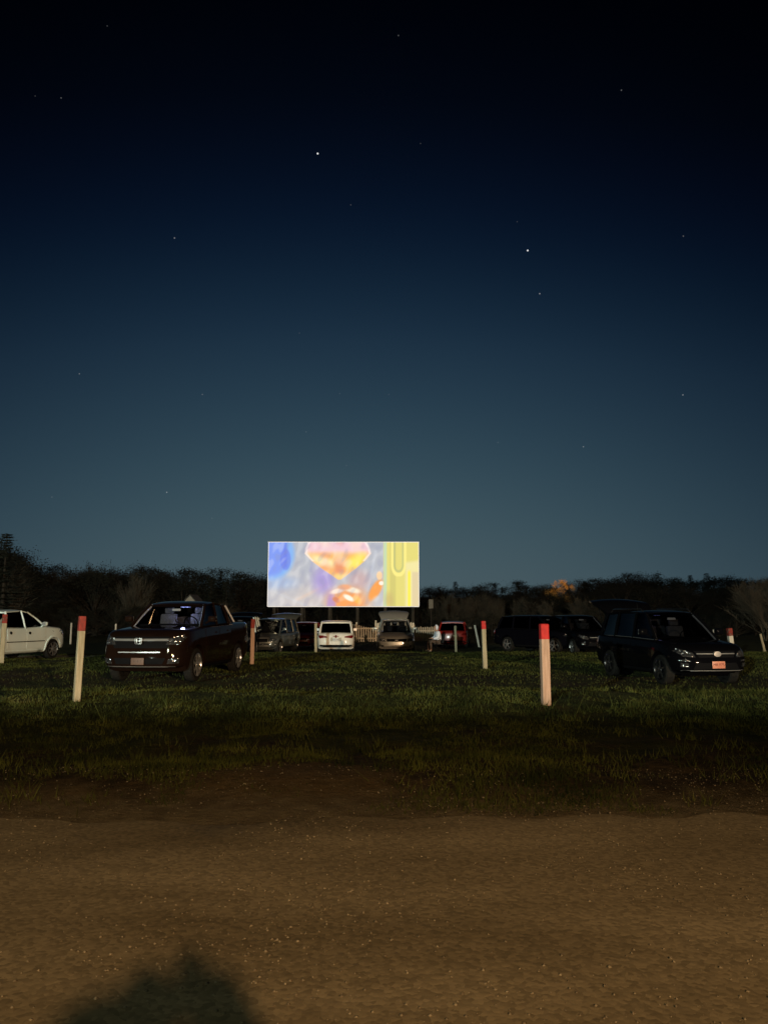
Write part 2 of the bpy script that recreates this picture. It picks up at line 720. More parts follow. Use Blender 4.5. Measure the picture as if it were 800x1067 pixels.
OCT_V = np.array([(1, 0, 0), (-1, 0, 0), (0, 1, 0), (0, -1, 0), (0, 0, 1), (0, 0, -1)], float)
OCT_F = np.array([(0, 2, 4), (2, 1, 4), (1, 3, 4), (3, 0, 4), (2, 0, 5), (1, 2, 5), (3, 1, 5), (0, 3, 5)])
n = 15000
V = np.zeros((n * 6, 3))
FF = np.zeros((n * 8, 3), int)
for i in range(n):
    yy = 2.4 + 5.2 * random.random() ** .9
    xx = random.uniform(-.62, .62) * yy + random.uniform(-1, 1)
    if noise.noise(Vector((xx * .9, yy * .9, 2))) < random.uniform(-.5, .35):
        xx += 1.3
    r = .0018 + .0085 * random.random() ** 5
    v = OCT_V * r * (0.6 + rng.random((6, 3)) * .8) * (1, 1, .65)
    a = random.random() * 6.28
    v = v @ np.array([[math.cos(a), math.sin(a), 0], [-math.sin(a), math.cos(a), 0], [0, 0, 1]])
    V[i * 6:i * 6 + 6] = v + (xx, yy, h(xx, yy) + .012 + r * .3)
    FF[i * 8:i * 8 + 8] = OCT_F + i * 6
M_stone = noisy('pale stones', (.12, .10, .075), (.30, .26, .20), 9, .85, lo=.4, hi=.7)
tag(scatter_mesh('loose_gravel', V, FF, M_stone), 'small pale stones scattered over the brown gravel road', 'gravel', kind='stuff')

# grass blades on the bank and the field
n = 260000
u = rng.random(n)
yy = 6.05 * (36 / 6.05) ** (u ** .92)
xx = rng.uniform(-1, 1, n) * (.60 * yy + 1.5)
P = []
keep = 0
for a, b_ in zip(xx, yy):
    c = 1.2 * noise.noise(Vector((a * .45, b_ * .45, 5))) + .7 * noise.noise(Vector((a * 2.0, b_ * 2.0, 8)))
    thr = -.14 + (.60 if b_ < 8 else (.60 * (12.2 - b_) / 4.2 if b_ < 12.2 else 0))
    if 15.4 < b_ < 22.0 and random.random() < .8 * min(1, (b_ - 15.4) / 1.2, (22.0 - b_) / 1.2):  # blades thinned where the ground is darkened for shade
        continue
    if (a + .75) ** 2 + (b_ - 6.9) ** 2 < .9 and random.random() < .8:
        continue
    if b_ < edge_y(a) + .22 * random.random() ** .5 or c < thr - .42 * random.random():
        continue
    P.append((a, b_, h(a, b_), c))
P = np.array(P)
nb = len(P)
extra = []
for _ in range(340):
    ty_ = 6.3 * (14.5 / 6.3) ** random.random()
    tx_ = random.uniform(-1, 1) * (.6 * ty_ + 1)
    if ty_ < edge_y(tx_) - .05 or ((tx_ + .75) ** 2 + (ty_ - 6.9) ** 2 < .7):
        continue
    rr_ = random.uniform(.04, .16)
    for _k in range(int(18 + 170 * rr_)):
        a_, b2 = tx_ + random.gauss(0, rr_), ty_ + random.gauss(0, rr_)
        extra.append((a_, b2, h(a_, b2), 1.0))
P = np.concatenate([P, np.array(extra)])
n = len(P)
hh = (.018 + .036 * rng.random(n) ** 2) * (1 + .7 * np.clip(P[:, 3], 0, 1))
tall = rng.random(n) > .994
hh[tall] *= 2.2
hh[nb:] *= 1.1 + rng.random(n - nb) * 1.1
hh *= np.clip((P[:, 1] / 14) ** .25, .7, 1.3)
ang = rng.random(n) * 6.283
w = .0018 + .0005 * P[:, 1]
dx, dy = np.cos(ang), np.sin(ang)
lean = rng.normal(0, .45, (n, 2)) * hh[:, None]
V = np.zeros((n, 3, 3))
V[:, 0] = P[:, :3] + np.stack([dx * w, dy * w, np.full(n, -.01)], 1)
V[:, 1] = P[:, :3] - np.stack([dx * w, dy * w, np.full(n, .01)], 1)
V[:, 2] = P[:, :3] + np.stack([lean[:, 0], lean[:, 1], hh], 1)
M_blade = noisy('grass blades', (.014, .020, .004), (.070, .080, .018), 1.1, .85, c3=(.17, .15, .06), spec=.15, detail=8)
tag(scatter_mesh('grass', V.reshape(-1, 3), np.arange(n * 3).reshape(-1, 3), M_blade),
    'short rough grass growing over the bank and the parking field', 'grass', kind='stuff')

# ------------------------------------------------------------------ vehicles


def lerp_prof(p, x):
    if x <= p[0][0]: return p[0][1]
    for (a, za), (b, zb) in zip(p, p[1:]):
        if x <= b:
            t = (x - a) / (b - a)
            return za + (zb - za) * t
    return p[-1][1]


def bool_cut(o, cutters):
    for i, c in enumerate(cutters):
        me = bpy.data.meshes.new('cut')
        c.to_mesh(me)
        c.free()
        co = bpy.data.objects.new('cut', me)
        col.objects.link(co)
        co.parent = o
        md = o.modifiers.new('b', 'BOOLEAN')
        md.operation = 'DIFFERENCE'
        md.object = co
        md.solver = 'EXACT'
        dg = bpy.context.evaluated_depsgraph_get()
        new = bpy.data.meshes.new_from_object(o.evaluated_get(dg))
        o.modifiers.clear()
        old = o.data
        o.data = new
        bpy.data.meshes.remove(old)
        bpy.data.objects.remove(co)
    o.data.shade_smooth()
    o.data.set_sharp_from_angle(angle=R(32))


def patch(bvh, axis, poly, thick, name, m, parent, mirror=False, cuts=3, sink=.012, sgn=1):
    """a raised panel whose outline (seen along axis) is poly and which follows the bodywork"""
    bm = bmesh.new()
    if mirror:
        poly = [(-u, v) for u, v in poly][::-1]
    vs = []
    for u, v in poly:
        vs.append(bm.verts.new((0, u, v)) if axis in ('front', 'rear') else bm.verts.new((u, 0, v)))
    f = bm.faces.new(vs)
    bmesh.ops.triangulate(bm, faces=[f])
    for _ in range(cuts):
        es = [e for e in bm.edges if e.calc_length() > .09]
        if not es: break
        bmesh.ops.subdivide_edges(bm, edges=es, cuts=1)
        bmesh.ops.triangulate(bm, faces=[f for f in bm.faces if len(f.verts) > 3])
    d = {'front': Vector((-1, 0, 0)), 'rear': Vector((1, 0, 0)), 'left': Vector((0, -1, 0)), 'right': Vector((0, 1, 0))}[axis]
    hit = {}
    miss = []
    for v in bm.verts:
        o = v.co - d * 6
        loc, nn, i, dist = bvh.ray_cast(o, d)
        if loc is None:
            miss.append(v)
        else:
            v.co = loc
    for v in miss:
        loc, nn, i, dist = bvh.find_nearest(v.co - d * 1.6 + Vector((0, 0, 0)))
        v.co = loc
    base = [v.co.copy() for v in bm.verts]
    ret = bmesh.ops.extrude_face_region(bm, geom=list(bm.faces))
    top = [g for g in ret['geom'] if isinstance(g, bmesh.types.BMVert)]
    tops = set(top)
    for v in bm.verts:
        v.co += (-d * thick) if v in tops else (d * sink)
    bmesh.ops.recalc_face_normals(bm, faces=bm.faces)
    return obj(name, bm, m, parent, angle=40)


def pane_bm(a, b, c, d, bulge=.03, n=7):
    bm = bmesh.new()
    a, b, c, d = map(Vector, (a, b, c, d))
    nn = (b - a).cross(d - a).normalized()
    g = []
    for i in range(n):
        u = i / (n - 1)
        row = []
        for j in range(n):
            v = j / (n - 1)
            p = (a * (1 - u) + b * u) * (1 - v) + (d * (1 - u) + c * u) * v
            p = p + nn * bulge * 4 * (u * (1 - u)) * (.5 + 2 * v * (1 - v))
            row.append(bm.verts.new(p))
        g.append(row)
    for i in range(n - 1):
        for j in range(n - 1):
            bm.faces.new((g[i][j], g[i + 1][j], g[i + 1][j + 1], g[i][j + 1]))
    return bm


def make_wheel(parent, x, yc, r, w, rimm, side, spokes=5):
    t = empty('wheel', (x, yc, r))
    t.parent = parent
    pr = [(-w * .05, r * .30), (-w * .06, r * .68), (-w / 2, r * .70), (-w / 2, r * .90), (-w * .38, r * .985), (w * .38, r * .985), (w / 2, r * .90), (w / 2, r * .70), (w * .06, r * .68), (w * .05, r * .30)]
    obj('tyre', cyl_bm(r, w, 36, prof=pr), M_tyre, t)
    bm = bmesh.new()
    s = side
    # rim barrel and dish
    rr = r * .69
    ring_o = [(s * w * .52, rr), (s * w * .54, rr * .95), (s * w * .40, rr * .88), (s * w * .10, rr * .86)]
    ang = [k * 2 * math.pi / 30 for k in range(30)]
    rings = [[bm.verts.new((math.cos(a) * q, y_, math.sin(a) * q)) for a in ang] for y_, q in ring_o]
    for r0, r1 in zip(rings, rings[1:]):
        for k in range(30):
            bm.faces.new((r0[k], r1[k], r1[(k + 1) % 30], r0[(k + 1) % 30]))
    bmesh.ops.solidify(bm, geom=bm.faces[:], thickness=.006)
    for k in range(spokes):
        a = k * 2 * math.pi / spokes + .3
        rot = Matrix.Rotation(-a, 4, 'Y')
        b = bmesh.new()
        bmesh.ops.create_cube(b, size=1)
        bmesh.ops.scale(b, vec=(rr * .86, w * .09, rr * .26), verts=b.verts)
        for v in b.verts:
            if v.co.x > 0: v.co.z *= .62
        bmesh.ops.translate(b, vec=(rr * .50, s * w * .44, 0), verts=b.verts)
        bmesh.ops.transform(b, matrix=rot, verts=b.verts)
        merge(bm, b)
    merge(bm, cyl_bm(rr * .25, w * .12, 16, c=(0, s * w * .46, 0)))
    obj('rim', bm, rimm, t)
    obj('brake_disc', cyl_bm(rr * .8, .02, 24, c=(0, s * w * .12, 0)), M_black, t)
    return t


def make_vehicle(name, S, paint, loc, rz, wheels='sides', rimm=None, glassm=None):
    """S: dict of dimensions, x forward, y left"""
    root = empty(name, loc, rz)
    L, W, H = S['L'], S['W'], S['H']
    g = S.get('clear', .2)
    top = S['top']
    glassm = glassm or M_glass
    rimm = rimm or M_rim
    hw = W / 2
    xf, xr = L / 2, -L / 2

    # ---- lower body loft
    def half(x):
        t = 1.0
        df = xf - x
        dr = x - xr
        if df < .9: t *= 1 - S.get('nose', .13) * (1 - df / .9) ** 2
        if dr < .7: t *= 1 - S.get('tail', .08) * (1 - dr / .7) ** 2
        return hw * t

    def section(x, k=1.0, dz=0):
        w_ = half(x)
        zt = lerp_prof(top, x)
        zb = g + (.10 if x > xf - .5 or x < xr + .5 else 0)
        zm = zb + (zt - zb) * .55
        pts = [(0, zb), (w_ * .80, zb), (w_ * .93, zb + .05), (w_ * .985, zb + .18), (w_, zm), (w_ * .985, zm + (zt - zm) * .45),
               (w_ * .955, zt - .055), (w_ * .90, zt - .012), (w_ * .80, zt + .002), (w_ * .4, zt + .022), (0, zt + .03)]
        zc = (zb + zt) / 2
        ring = [(y_ * k, zc + (z_ - zc) * k) for y_, z_ in pts]
        full = ring + [(-y_, z_) for y_, z_ in ring[1:-1]][::-1]
        return full

    st = []
    for d_, k in ((-.0, .0), (.0, .55), (.012, .80), (.045, .92), (.11, .975)):
        st.append((xr + d_, k))
    xx_ = xr + .22
    while xx_ < xf - .25:
        st.append((xx_, 1.0))
        xx_ += .12
    for d_, k in ((.11, .975), (.045, .92), (.012, .80), (.0, .55), (-.0, .0)):
        st.append((xf - d_, k))
    bm = bmesh.new()
    rings = []
    for xx_, k in st:
        if k == 0:
            se = section(xx_, 1)
            zc = (max(p[1] for p in se) + min(p[1] for p in se)) / 2
            rings.append([bm.verts.new((xx_, 0, zc))])
        else:
            rings.append([bm.verts.new((xx_, a, b)) for a, b in section(xx_, k)])
    for r0, r1 in zip(rings, rings[1:]):
        m_ = max(len(r0), len(r1))
        for k in range(m_):
            k2 = (k + 1) % m_
            if len(r0) == 1:
                bm.faces.new((r0[0], r1[k2], r1[k]))
            elif len(r1) == 1:
                bm.faces.new((r0[k], r0[k2], r1[0]))
            else:
                bm.faces.new((r0[k], r0[k2], r1[k2], r1[k]))
    # front and tail bow in plan, and the nose leans back
    for v in bm.verts:
        if v.co.x > xf - .6:
            t = (v.co.x - (xf - .6)) / .6
            v.co.x -= t * (.16 * (v.co.y / hw) ** 2 + S.get('rake', .12) * max(0, v.co.z - .55))
        if v.co.x < xr + .5:
            t = ((xr + .5) - v.co.x) / .5
            v.co.x += t * (.10 * (v.co.y / hw) ** 2 + S.get('trake', .08) * max(0, v.co.z - .6))
    bmesh.ops.recalc_face_normals(bm, faces=bm.faces)
    bvh = BVHTree.FromBMesh(bm)
    body = obj('body', bm, paint, root)
    wr = S['wr']
    wx = (S['wf'], S['wb'])
    cut = []
    for x_ in wx:
        for s in (1, -1):
            cut.append(cyl_bm(0, 0, 30, c=(x_, s * (hw - .10), wr + .01), prof=[(-.24, wr + .065), (.24, wr + .065)]))
    if S.get('bed'):
        b0, b1 = S['bed']
        cut.append(box_bm(b1 - b0, W * .80, .8, ((b0 + b1) / 2, 0, top[1][1] - .05)))
    bool_cut(body, cut)
    for x_ in wx:
        for s in (1, -1):
            make_wheel(root, x_, s * (hw - .125), wr, .225, rimm, s, S.get('spokes', 5))
            # arch lip
            if S.get('flare'):
                q0, q1 = wr + .062, wr + .062 + S['flare']
                aa = [R(-12 + 204 * k / 18) for k in range(19)]
                poly = [(x_ + math.cos(a) * q1, wr + math.sin(a) * q1) for a in aa] + [(x_ + math.cos(a) * q0, wr + math.sin(a) * q0) for a in aa[::-1]]
                patch(bvh, 'left' if s > 0 else 'right', poly, .022, 'wheel_arch', S.get('flarem', paint), root, cuts=1)

    # ---- cabin
    zb, zr = S['belt'], H
    wb = hw * .90
    wt = hw * S.get('tumble', .74)
    nb_ = len(S['belt_x'])
    bel = [(x_, wb * (.97 if i == 0 else (.945 if i == nb_ - 1 and nb_ > 3 else 1)), lerp_prof(top, x_) - (.03 if i == nb_ - 1 and nb_ > 3 else .01)) for i, x_ in enumerate(S['belt_x'])]
    rf_ = [(x_, wt * (.95 if i == 0 else 1), zr - S.get('rdrop', [.05, .02, .02, .06])[i]) for i, x_ in enumerate(S['roof_x'])]
    nseg = len(bel)
    fl = lambda p, s: (p[0], p[1] * s, p[2])
    # roof
    bm = bmesh.new()
    rr = []
    xs_ = np.linspace(S['roof_x'][0] + .03, S['roof_x'][-1] - .05, 14)
    rp = sorted([(p[0], p[2]) for p in rf_])
    for i, x_ in enumerate(xs_):
        zc = lerp_prof(rp, x_)
        e_ = min(i, len(xs_) - 1 - i)
        kk = [.93, .98, 1][min(e_, 2)]
        dz = [-.02, -.004, 0][min(e_, 2)]
        ww = wt * kk * (1.0 if x_ < S['roof_x'][0] - .5 else .97)
        ring = []
        for y_ in np.linspace(-1, 1, 13):
            ring.append((x_, y_ * (ww + .03), zc + dz + .045 * (1 - abs(y_) ** 3.2) - .0))
        for y_ in np.linspace(1, -1, 7):
            ring.append((x_, y_ * (ww + .015), zc + dz - .035))
        rr.append([bm.verts.new(p) for p in ring])
    for r0, r1 in zip(rr, rr[1:]):
        for k in range(20):
            bm.faces.new((r0[k], r1[k], r1[(k + 1) % 20], r0[(k + 1) % 20]))
    bm.faces.new(rr[0])
    bm.faces.new(rr[-1][::-1])
    bmesh.ops.recalc_face_normals(bm, faces=bm.faces)
    roof = obj('roof', bm, paint, root)
    obj('headliner', box_bm(abs(xs_[0] - xs_[-1]) * .92, wt * 1.75, .02, ((xs_[0] + xs_[-1]) / 2, 0, zr - .085)), M_trim, root)
    # pillars
    for s in (1, -1):
        for i in range(nseg):
            if i in S.get('nopillar', ()): continue
            rd = [.035, .032, .042, .048][min(i, 3)]
            a, b = Vector(fl(bel[i], s)), Vector(fl(rf_[i], s))
            mid = (a + b) / 2 + Vector((0, s * .012, .01))
            obj('pillar', tube_bm([a + Vector((0, 0, -.03)), mid, b], [rd * 1.15, rd, rd], 8), S.get('pillarm', paint), root)
            if i == 0:
                inn = Vector((-.035, -s * .035, -.012))
                obj('pillar_trim', tube_bm([a + inn, mid + inn, b + inn], [.026, .026, .026], 6), M_trim, root)
    # glass
    obj('windshield', pane_bm(fl(bel[0], -1), fl(bel[0], 1), fl(rf_[0], 1), fl(rf_[0], -1), .07), S.get('wind', M_wind), root)
    for s in (1, -1):
        for i in range(nseg - 1):
            a, b, c, d = fl(bel[i], s), fl(bel[i + 1], s), fl(rf_[i + 1], s), fl(rf_[i], s)
            if s > 0:
                a, b, c, d = b, a, d, c
            obj('side_window', pane_bm(a, b, c, d, .012), glassm, root)
            # window seal along the belt
            obj('window_trim', tube_bm([Vector(a) + Vector((0, s * .012, .012)), Vector(b) + Vector((0, s * .012, .012))], .010, 5), S.get('trimm', M_black), root)
    if not S.get('hatch_open'):
        a, b, c, d = fl(bel[-1], 1), fl(bel[-1], -1), fl(rf_[-1], -1), fl(rf_[-1], 1)
        obj('rear_window', pane_bm(a, b, c, d, .04), glassm, root)
    else:
        # raised liftgate hinged at the back edge of the roof
        hx, hz = S['roof_x'][-1], zr - .05
        ln, an = S.get('gate_len', 1.05), R(S['hatch_open'])
        dirv = Vector((-math.cos(an), 0, math.sin(an)))
        up = Vector((math.sin(an), 0, math.cos(an)))
        bm = bmesh.new()
        g_ = []
        for i in range(9):
            t = i / 8
            row = []
            for j in range(11):
                q = (j / 10 - .5) * 2
                ww = (wt + (wb - wt) * min(1, t * 1.6)) * (1 - .08 * max(0, t - .7) / .3)
                p = Vector((hx, 0, hz)) + dirv * (ln * t) + up * (.10 * math.sin(t * 2.6) - .07 * q * q - .1 * t * t)
                p.y = q * ww
                row.append(bm.verts.new(p))
            g_.append(row)
        for i in range(8):
            for j in range(10):
                bm.faces.new((g_[i][j], g_[i + 1][j], g_[i + 1][j + 1], g_[i][j + 1]))
        bmesh.ops.recalc_face_normals(bm, faces=bm.faces)
        bmesh.ops.solidify(bm, geom=bm.faces[:], thickness=.05)
        gt = obj('liftgate', bm, paint, root)
        for s in (1, -1):
            e_ = Vector((hx, 0, hz)) + dirv * (ln * .55)
            obj('gas_strut', tube_bm([(hx - .05, s * wb * .92, zb + .12), (e_.x, s * wb * .86, e_.z - .02)], .011, 6), M_black, gt)
    # cabin floor, dash and seats
    cx0, cx1 = S['belt_x'][-1], S['belt_x'][0]
    obj('dashboard', box_bm(.35, wb * 1.7, .10, (cx1 - .38, 0, bel[0][2] + .02), .03), M_black, root)
    sx = (S['roof_x'][0] - .45, S['roof_x'][0] - 1.35)
    for k, x_ in enumerate(sx):
        for s in ((1, -1) if k == 0 else (1, 0, -1)):
            st_ = obj('seat', box_bm(.14, .44, .42, (x_, s * W * .2, zb + .06), .045, rot=Matrix.Rotation(R(-12), 4, 'Y')), M_seat, root)
            obj('headrest', box_bm(.09, .26, .17, (x_ - .06, s * W * .2, zb + .36), .035), M_seat, st_)
    # steering wheel on the driver's (left) side
    bm = bmesh.new()
    n1, n2 = 20, 6
    vs = []
    for i in range(n1):
        a = i / n1 * 2 * math.pi
        vs.append([bm.verts.new(((.18 + .014 * math.cos(q)) * math.cos(a) * .35 * 1 + 0, (.18 + .014 * math.cos(q)) * math.sin(a), (.18 + .014 * math.cos(q)) * math.cos(a) * .93 + .014 * math.sin(q) * .4)) for q in [k * 2 * math.pi / n2 for k in range(n2)]])
    for i in range(n1):
        for k in range(n2):
            bm.faces.new((vs[i][k], vs[(i + 1) % n1][k], vs[(i + 1) % n1][(k + 1) % n2], vs[i][(k + 1) % n2]))
    bmesh.ops.translate(bm, vec=(S['roof_x'][0] + .10, W * .2, zb + .03), verts=bm.verts)
    obj('steering_wheel', bm, M_black, root)
    obj('rear_mirror', box_bm(.03, .22, .06, (S['roof_x'][0] + .06, 0, zr - .19), .012), M_trim, root)
    # door mirrors
    for s in (1, -1):
        mx = bel[0][0] - .28
        bm = box_bm(.14, .20, .15, (mx, s * (wb + .16), zb + .14), .045)
        tube_bm([(mx, s * (wb - .02), zb + .03), (mx, s * (wb + .10), zb + .09)], .022, 6, bm)
        mr_ = obj('door_mirror', bm, S.get('mirrorm', paint), root)
        obj('mirror_glass', box_bm(.006, .165, .115, (mx - .072, s * (wb + .16), zb + .14)), M_chrome, mr_)
    # doors
    for (a0, a1) in S.get('doors', ()):
        for s, ax in ((1, 'left'), (-1, 'right')):
            z0 = g + .16
            zt0, zt1 = lerp_prof(top, a0) - .07, lerp_prof(top, a1) - .07
            k0 = .10 if a0 < S['wb'] + wr + .12 else 0
            poly = [(a0 + k0 + .05, z0), (a1 - .02, z0), (a1, z0 + .1), (a1, zt1), (a0, zt0), (a0, z0 + .34 if k0 else z0 + .05)]
            dr = patch(bvh, ax, poly, .006, 'door', paint, root, cuts=4)
            hz_ = zt0 - S.get('handle_drop', .12)
            q = S.get('handle', 'bar')
            if q == 'round':
                pl = [(a0 + .17 + .065 * math.cos(t), hz_ + .055 * math.sin(t)) for t in [k * math.pi / 6 for k in range(12)]]
                patch(bvh, ax, pl, .014, 'door_handle', M_black, dr, cuts=1)
            else:
                patch(bvh, ax, [(a0 + .07, hz_ - .017), (a0 + .27, hz_ - .017), (a0 + .27, hz_ + .017), (a0 + .07, hz_ + .017)], .03, 'door_handle', S.get('handlem', paint), dr, cuts=1)
    # sill / side moulding
    for s, ax in ((1, 'left'), (-1, 'right')):
        a0, a1 = S['wb'] + wr + .14, S['wf'] - wr - .14
        patch(bvh, ax, [(a0, g + .03), (a1, g + .03), (a1, g + .12), (a0, g + .12)], .02, 'sill', S.get('sillm', M_black), root, cuts=2)
        if S.get('moulding'):
            zz = S['moulding']
            patch(bvh, ax, [(a0 + .05, zz), (a1 - .02, zz), (a1 - .02, zz + .03), (a0 + .05, zz + .03)], .022, 'side_moulding', M_black, root, cuts=2)
    # end panels
    for it in S['panels']:
        nm, ax, poly, th, m_, both = it
        ps = [patch(bvh, ax, poly, th, nm, m_, root)]
        if both:
            ps.append(patch(bvh, ax, poly, th, nm, m_, root, mirror=True))
    if S.get('rails'):
        for s in (1, -1):
            y_ = s * (wt - .03)
            x0, x1 = S['roof_x'][0] - .15, S['roof_x'][-1] + .15
            rl = obj('roof_rail', tube_bm([(x0, y_, zr - .01), (x0 - .12, y_, zr + .055), (x1 + .12, y_, zr + .055), (x1, y_, zr - .02)], .014, 6), S.get('railm', M_black), root)
    if S.get('antenna'):
        ax_ = S['antenna']
        obj('antenna', tube_bm([(ax_, 0, zr + .0), (ax_ - .05, 0, zr + .22)], [.012, .004], 6), M_black, root)
    for s in (1, -1):
        if S.get('wiper', True):
            obj('wiper', tube_bm([(bel[0][0] + .02, .1 + .35 * s, bel[0][2] + .02), (bel[0][0] - .22, s * .35 - .2, bel[0][2] + .17)], .008, 5), M_black, root)
    return root, bvh


def plate(root, x, z, s, m, textm, face=1, y=0):
    """number plate at the front (face=1) or back of a vehicle"""
    p = obj('number_plate', box_bm(.012, .305, .155, (x, y, z), .003), m, root)
    bm = text_bm(s, .088, .002)
    rot = Matrix.Rotation(R(90) * face, 4, 'Z') @ Matrix.Rotation(R(90), 4, 'X')
    bmesh.ops.transform(bm, matrix=Matrix.Translation((x + face * .008, y, z)) @ rot, verts=bm.verts)
    obj('plate_lettering', bm, textm, p, smooth=False)
    return p


def quad(y0, z0, y1, z1, y2, z2, y3, z3):
    return [(y0, z0), (y1, z1), (y2, z2), (y3, z3)]


P_maroon = noisy('very dark maroon car paint', (.009, .0045, .0032), (.012, .006, .004), 3, .7, metal=0, coat=.8, spec=.0)
P_white = noisy('white car paint', (.72, .86, .86), (.78, .90, .88), 2, .45, coat=.4)
P_black = mat('black car paint', (.003, .003, .004), .7, 0, .35, spec=.0, coatr=.05)
P_blackb = mat('dark blue black car paint', (.003, .003, .005), .7, 0, .35, spec=.0, coatr=.05)
P_silver = noisy('silver grey car paint', (.46, .43, .38), (.50, .47, .42), 3, .38, metal=.5, coat=.7)
P_grey = noisy('dark grey green car paint', (.13, .135, .12), (.16, .16, .14), 3, .35, metal=.5, coat=.8)
P_red = noisy('red car paint', (.30, .018, .014), (.34, .022, .016), 3, .35, coat=.8)
P_dkred = noisy('dark red car paint', (.22, .016, .012), (.26, .020, .014), 3, .35, coat=.8)
P_cream = noisy('dusty white car paint', (.68, .64, .56), (.80, .77, .70), 4, .45, coat=.5)
M_plate_red = noisy('salmon number plate', (.60, .22, .14), (.66, .26, .17), 8, .4)
M_ink = mat('plate ink dark red', (.16, .015, .012), .5)
M_inkb = mat('plate ink dark', (.03, .03, .05), .5)

PICKUP = dict(wind=M_clear, L=5.45, W=2.06, H=1.90, clear=.27, wr=.40, wf=1.68, wb=-1.50, belt=1.34, nose=.12, rake=.16,
              top=[(-2.7, 1.38), (-1.0, 1.37), (0, 1.34), (1.0, 1.31), (1.35, 1.29), (2.2, 1.22), (2.52, 1.15), (2.72, 1.04)],
              belt_x=[1.22, .12, -.82], roof_x=[.50, .02, -.70], rdrop=[.06, .0, .05], bed=(-2.36, -.98),
              doors=((-.80, .10), (.13, 1.12)), rails=False, spokes=6,
              panels=[
                  ('grille', 'front', [(-.64, .82), (.64, .82), (.70, .98), (.64, 1.08), (-.64, 1.08), (-.70, .98)], .012, M_black, False),
                  ('headlight', 'front', [(.60, .90), (.88, .90), (.99, 1.10), (.92, 1.13), (.66, 1.04)], .022, M_lens, True),
                  ('grille_bar', 'front', [(-.62, .985), (.62, .985), (.66, 1.035), (-.66, 1.035)], .05, M_chrome, False),
                  ('grille_trim', 'front', [(-.50, .72), (.50, .72), (.50, .742), (-.50, .742)], .05, M_chrome, False),
                  ('lower_grille', 'front', [(-.55, .46), (.55, .46), (.62, .60), (-.62, .60)], .01, M_black, False),
                  ('fog_light', 'front', [(.66, .47), (.88, .48), (.90, .60), (.68, .58)], .022, M_lens, True),
                  ('bumper_lip', 'front', [(-.80, .395), (.80, .395), (.80, .415), (-.80, .415)], .05, M_chrome, False),
                  ('tail_light', 'rear', [(.80, .80), (.97, .80), (.97, 1.12), (.82, 1.12)], .02, M_taill, True),
                  ('rear_bumper', 'rear', [(-.9, .42), (.9, .42), (.9, .62), (-.9, .62)], .06, M_chrome, False),
              ])

# 1. the dark pickup, left of the screen, nose towards the camera
p = on(192.5, 20.6)
dark_pickup, _ = make_vehicle('pickup_truck', PICKUP, P_maroon, p, R(-97))
tag(dark_pickup, 'dark maroon crew-cab pickup facing the camera, chrome grille bar, blue light in its cabin', 'pickup truck', 'parked vehicles')
# badge of the marque: a chrome H in a rounded frame
bm = box_bm(.02, .20, .155, (0, 0, 0), .008)
bd = obj('grille_badge', bm, M_black, dark_pickup)
bd.location = (2.735, 0, .985)
bd.scale = (.9, .8, .8)
bm = box_bm(.02, .028, .13, (.014, .052, 0), .004)
box_bm(.02, .028, .13, (.014, -.052, 0), .004, bm)
box_bm(.02, .09, .026, (.014, 0, 0), .004, bm)
for a in ((0, .098, .026, .165), (0, -.098, .026, .165)):
    box_bm(.02, .014, .15, (.014, a[1], 0), .003, bm)
box_bm(.02, .2, .014, (.014, 0, .078), .003, bm)
box_bm(.02, .18, .014, (.014, 0, -.078), .003, bm)
obj('badge_letter', bm, M_chrome, bd)
pl = plate(dark_pickup, 2.765, .53, 'H 4 7', mat('brown dull plate', (.12, .07, .05), .6), mat('dull ink', (.07, .04, .03), .6))
# added blue lamp and glowing box, standing in for screen light in the cabin
obj('cabin_glow', box_bm(.16, .22, .02, (-.05, 0, 1.79), .006), mat('cabin glow', (.8, .8, .9), .5, emit=(.35, .40, 1.0), estr=1.0), dark_pickup)
dl = lamp('cabin_fill', 'POINT', (0, 0, 0), 7.5, (.50, .54, 1.0), .05)
dl.parent = dark_pickup
dl.location = (.30, .1, 1.66)

# 2. the white pickup seen from its side at the far left
PW = dict(PICKUP)
PW.pop('wind')
PW.update(L=5.25, W=1.97, H=1.86, belt=1.22, wr=.39, handle='round', moulding=.70, flare=.055, nose=.10, rake=.10, mirrorm=P_white, sillm=P_white, handle_drop=.14,
          top=[(-2.7, 1.28), (-1.0, 1.26), (0, 1.23), (1.0, 1.27), (1.35, 1.27), (2.2, 1.20), (2.5, 1.12), (2.63, 1.02)],
          belt_x=[1.30, .12, -.92], roof_x=[.42, .02, -.78], doors=((-.88, .10), (.13, 1.15)), spokes=7)
PW['panels'] = [q for q in PICKUP['panels'] if q[0] not in ('grille_bar',)] + [
    ('side_marker', 'right', [(2.15, .93), (2.42, .90), (2.38, .97), (2.15, .99)], .012, M_lens, False)]
p = on(14, 30.0)
white_pickup, bvw = make_vehicle('pickup_truck', PW, P_white, p, R(76))
tag(white_pickup, 'white crew-cab pickup seen from its side at the left edge, black round door handles', 'pickup truck', 'parked vehicles')
white_pickup.location = on(4, 29.4)
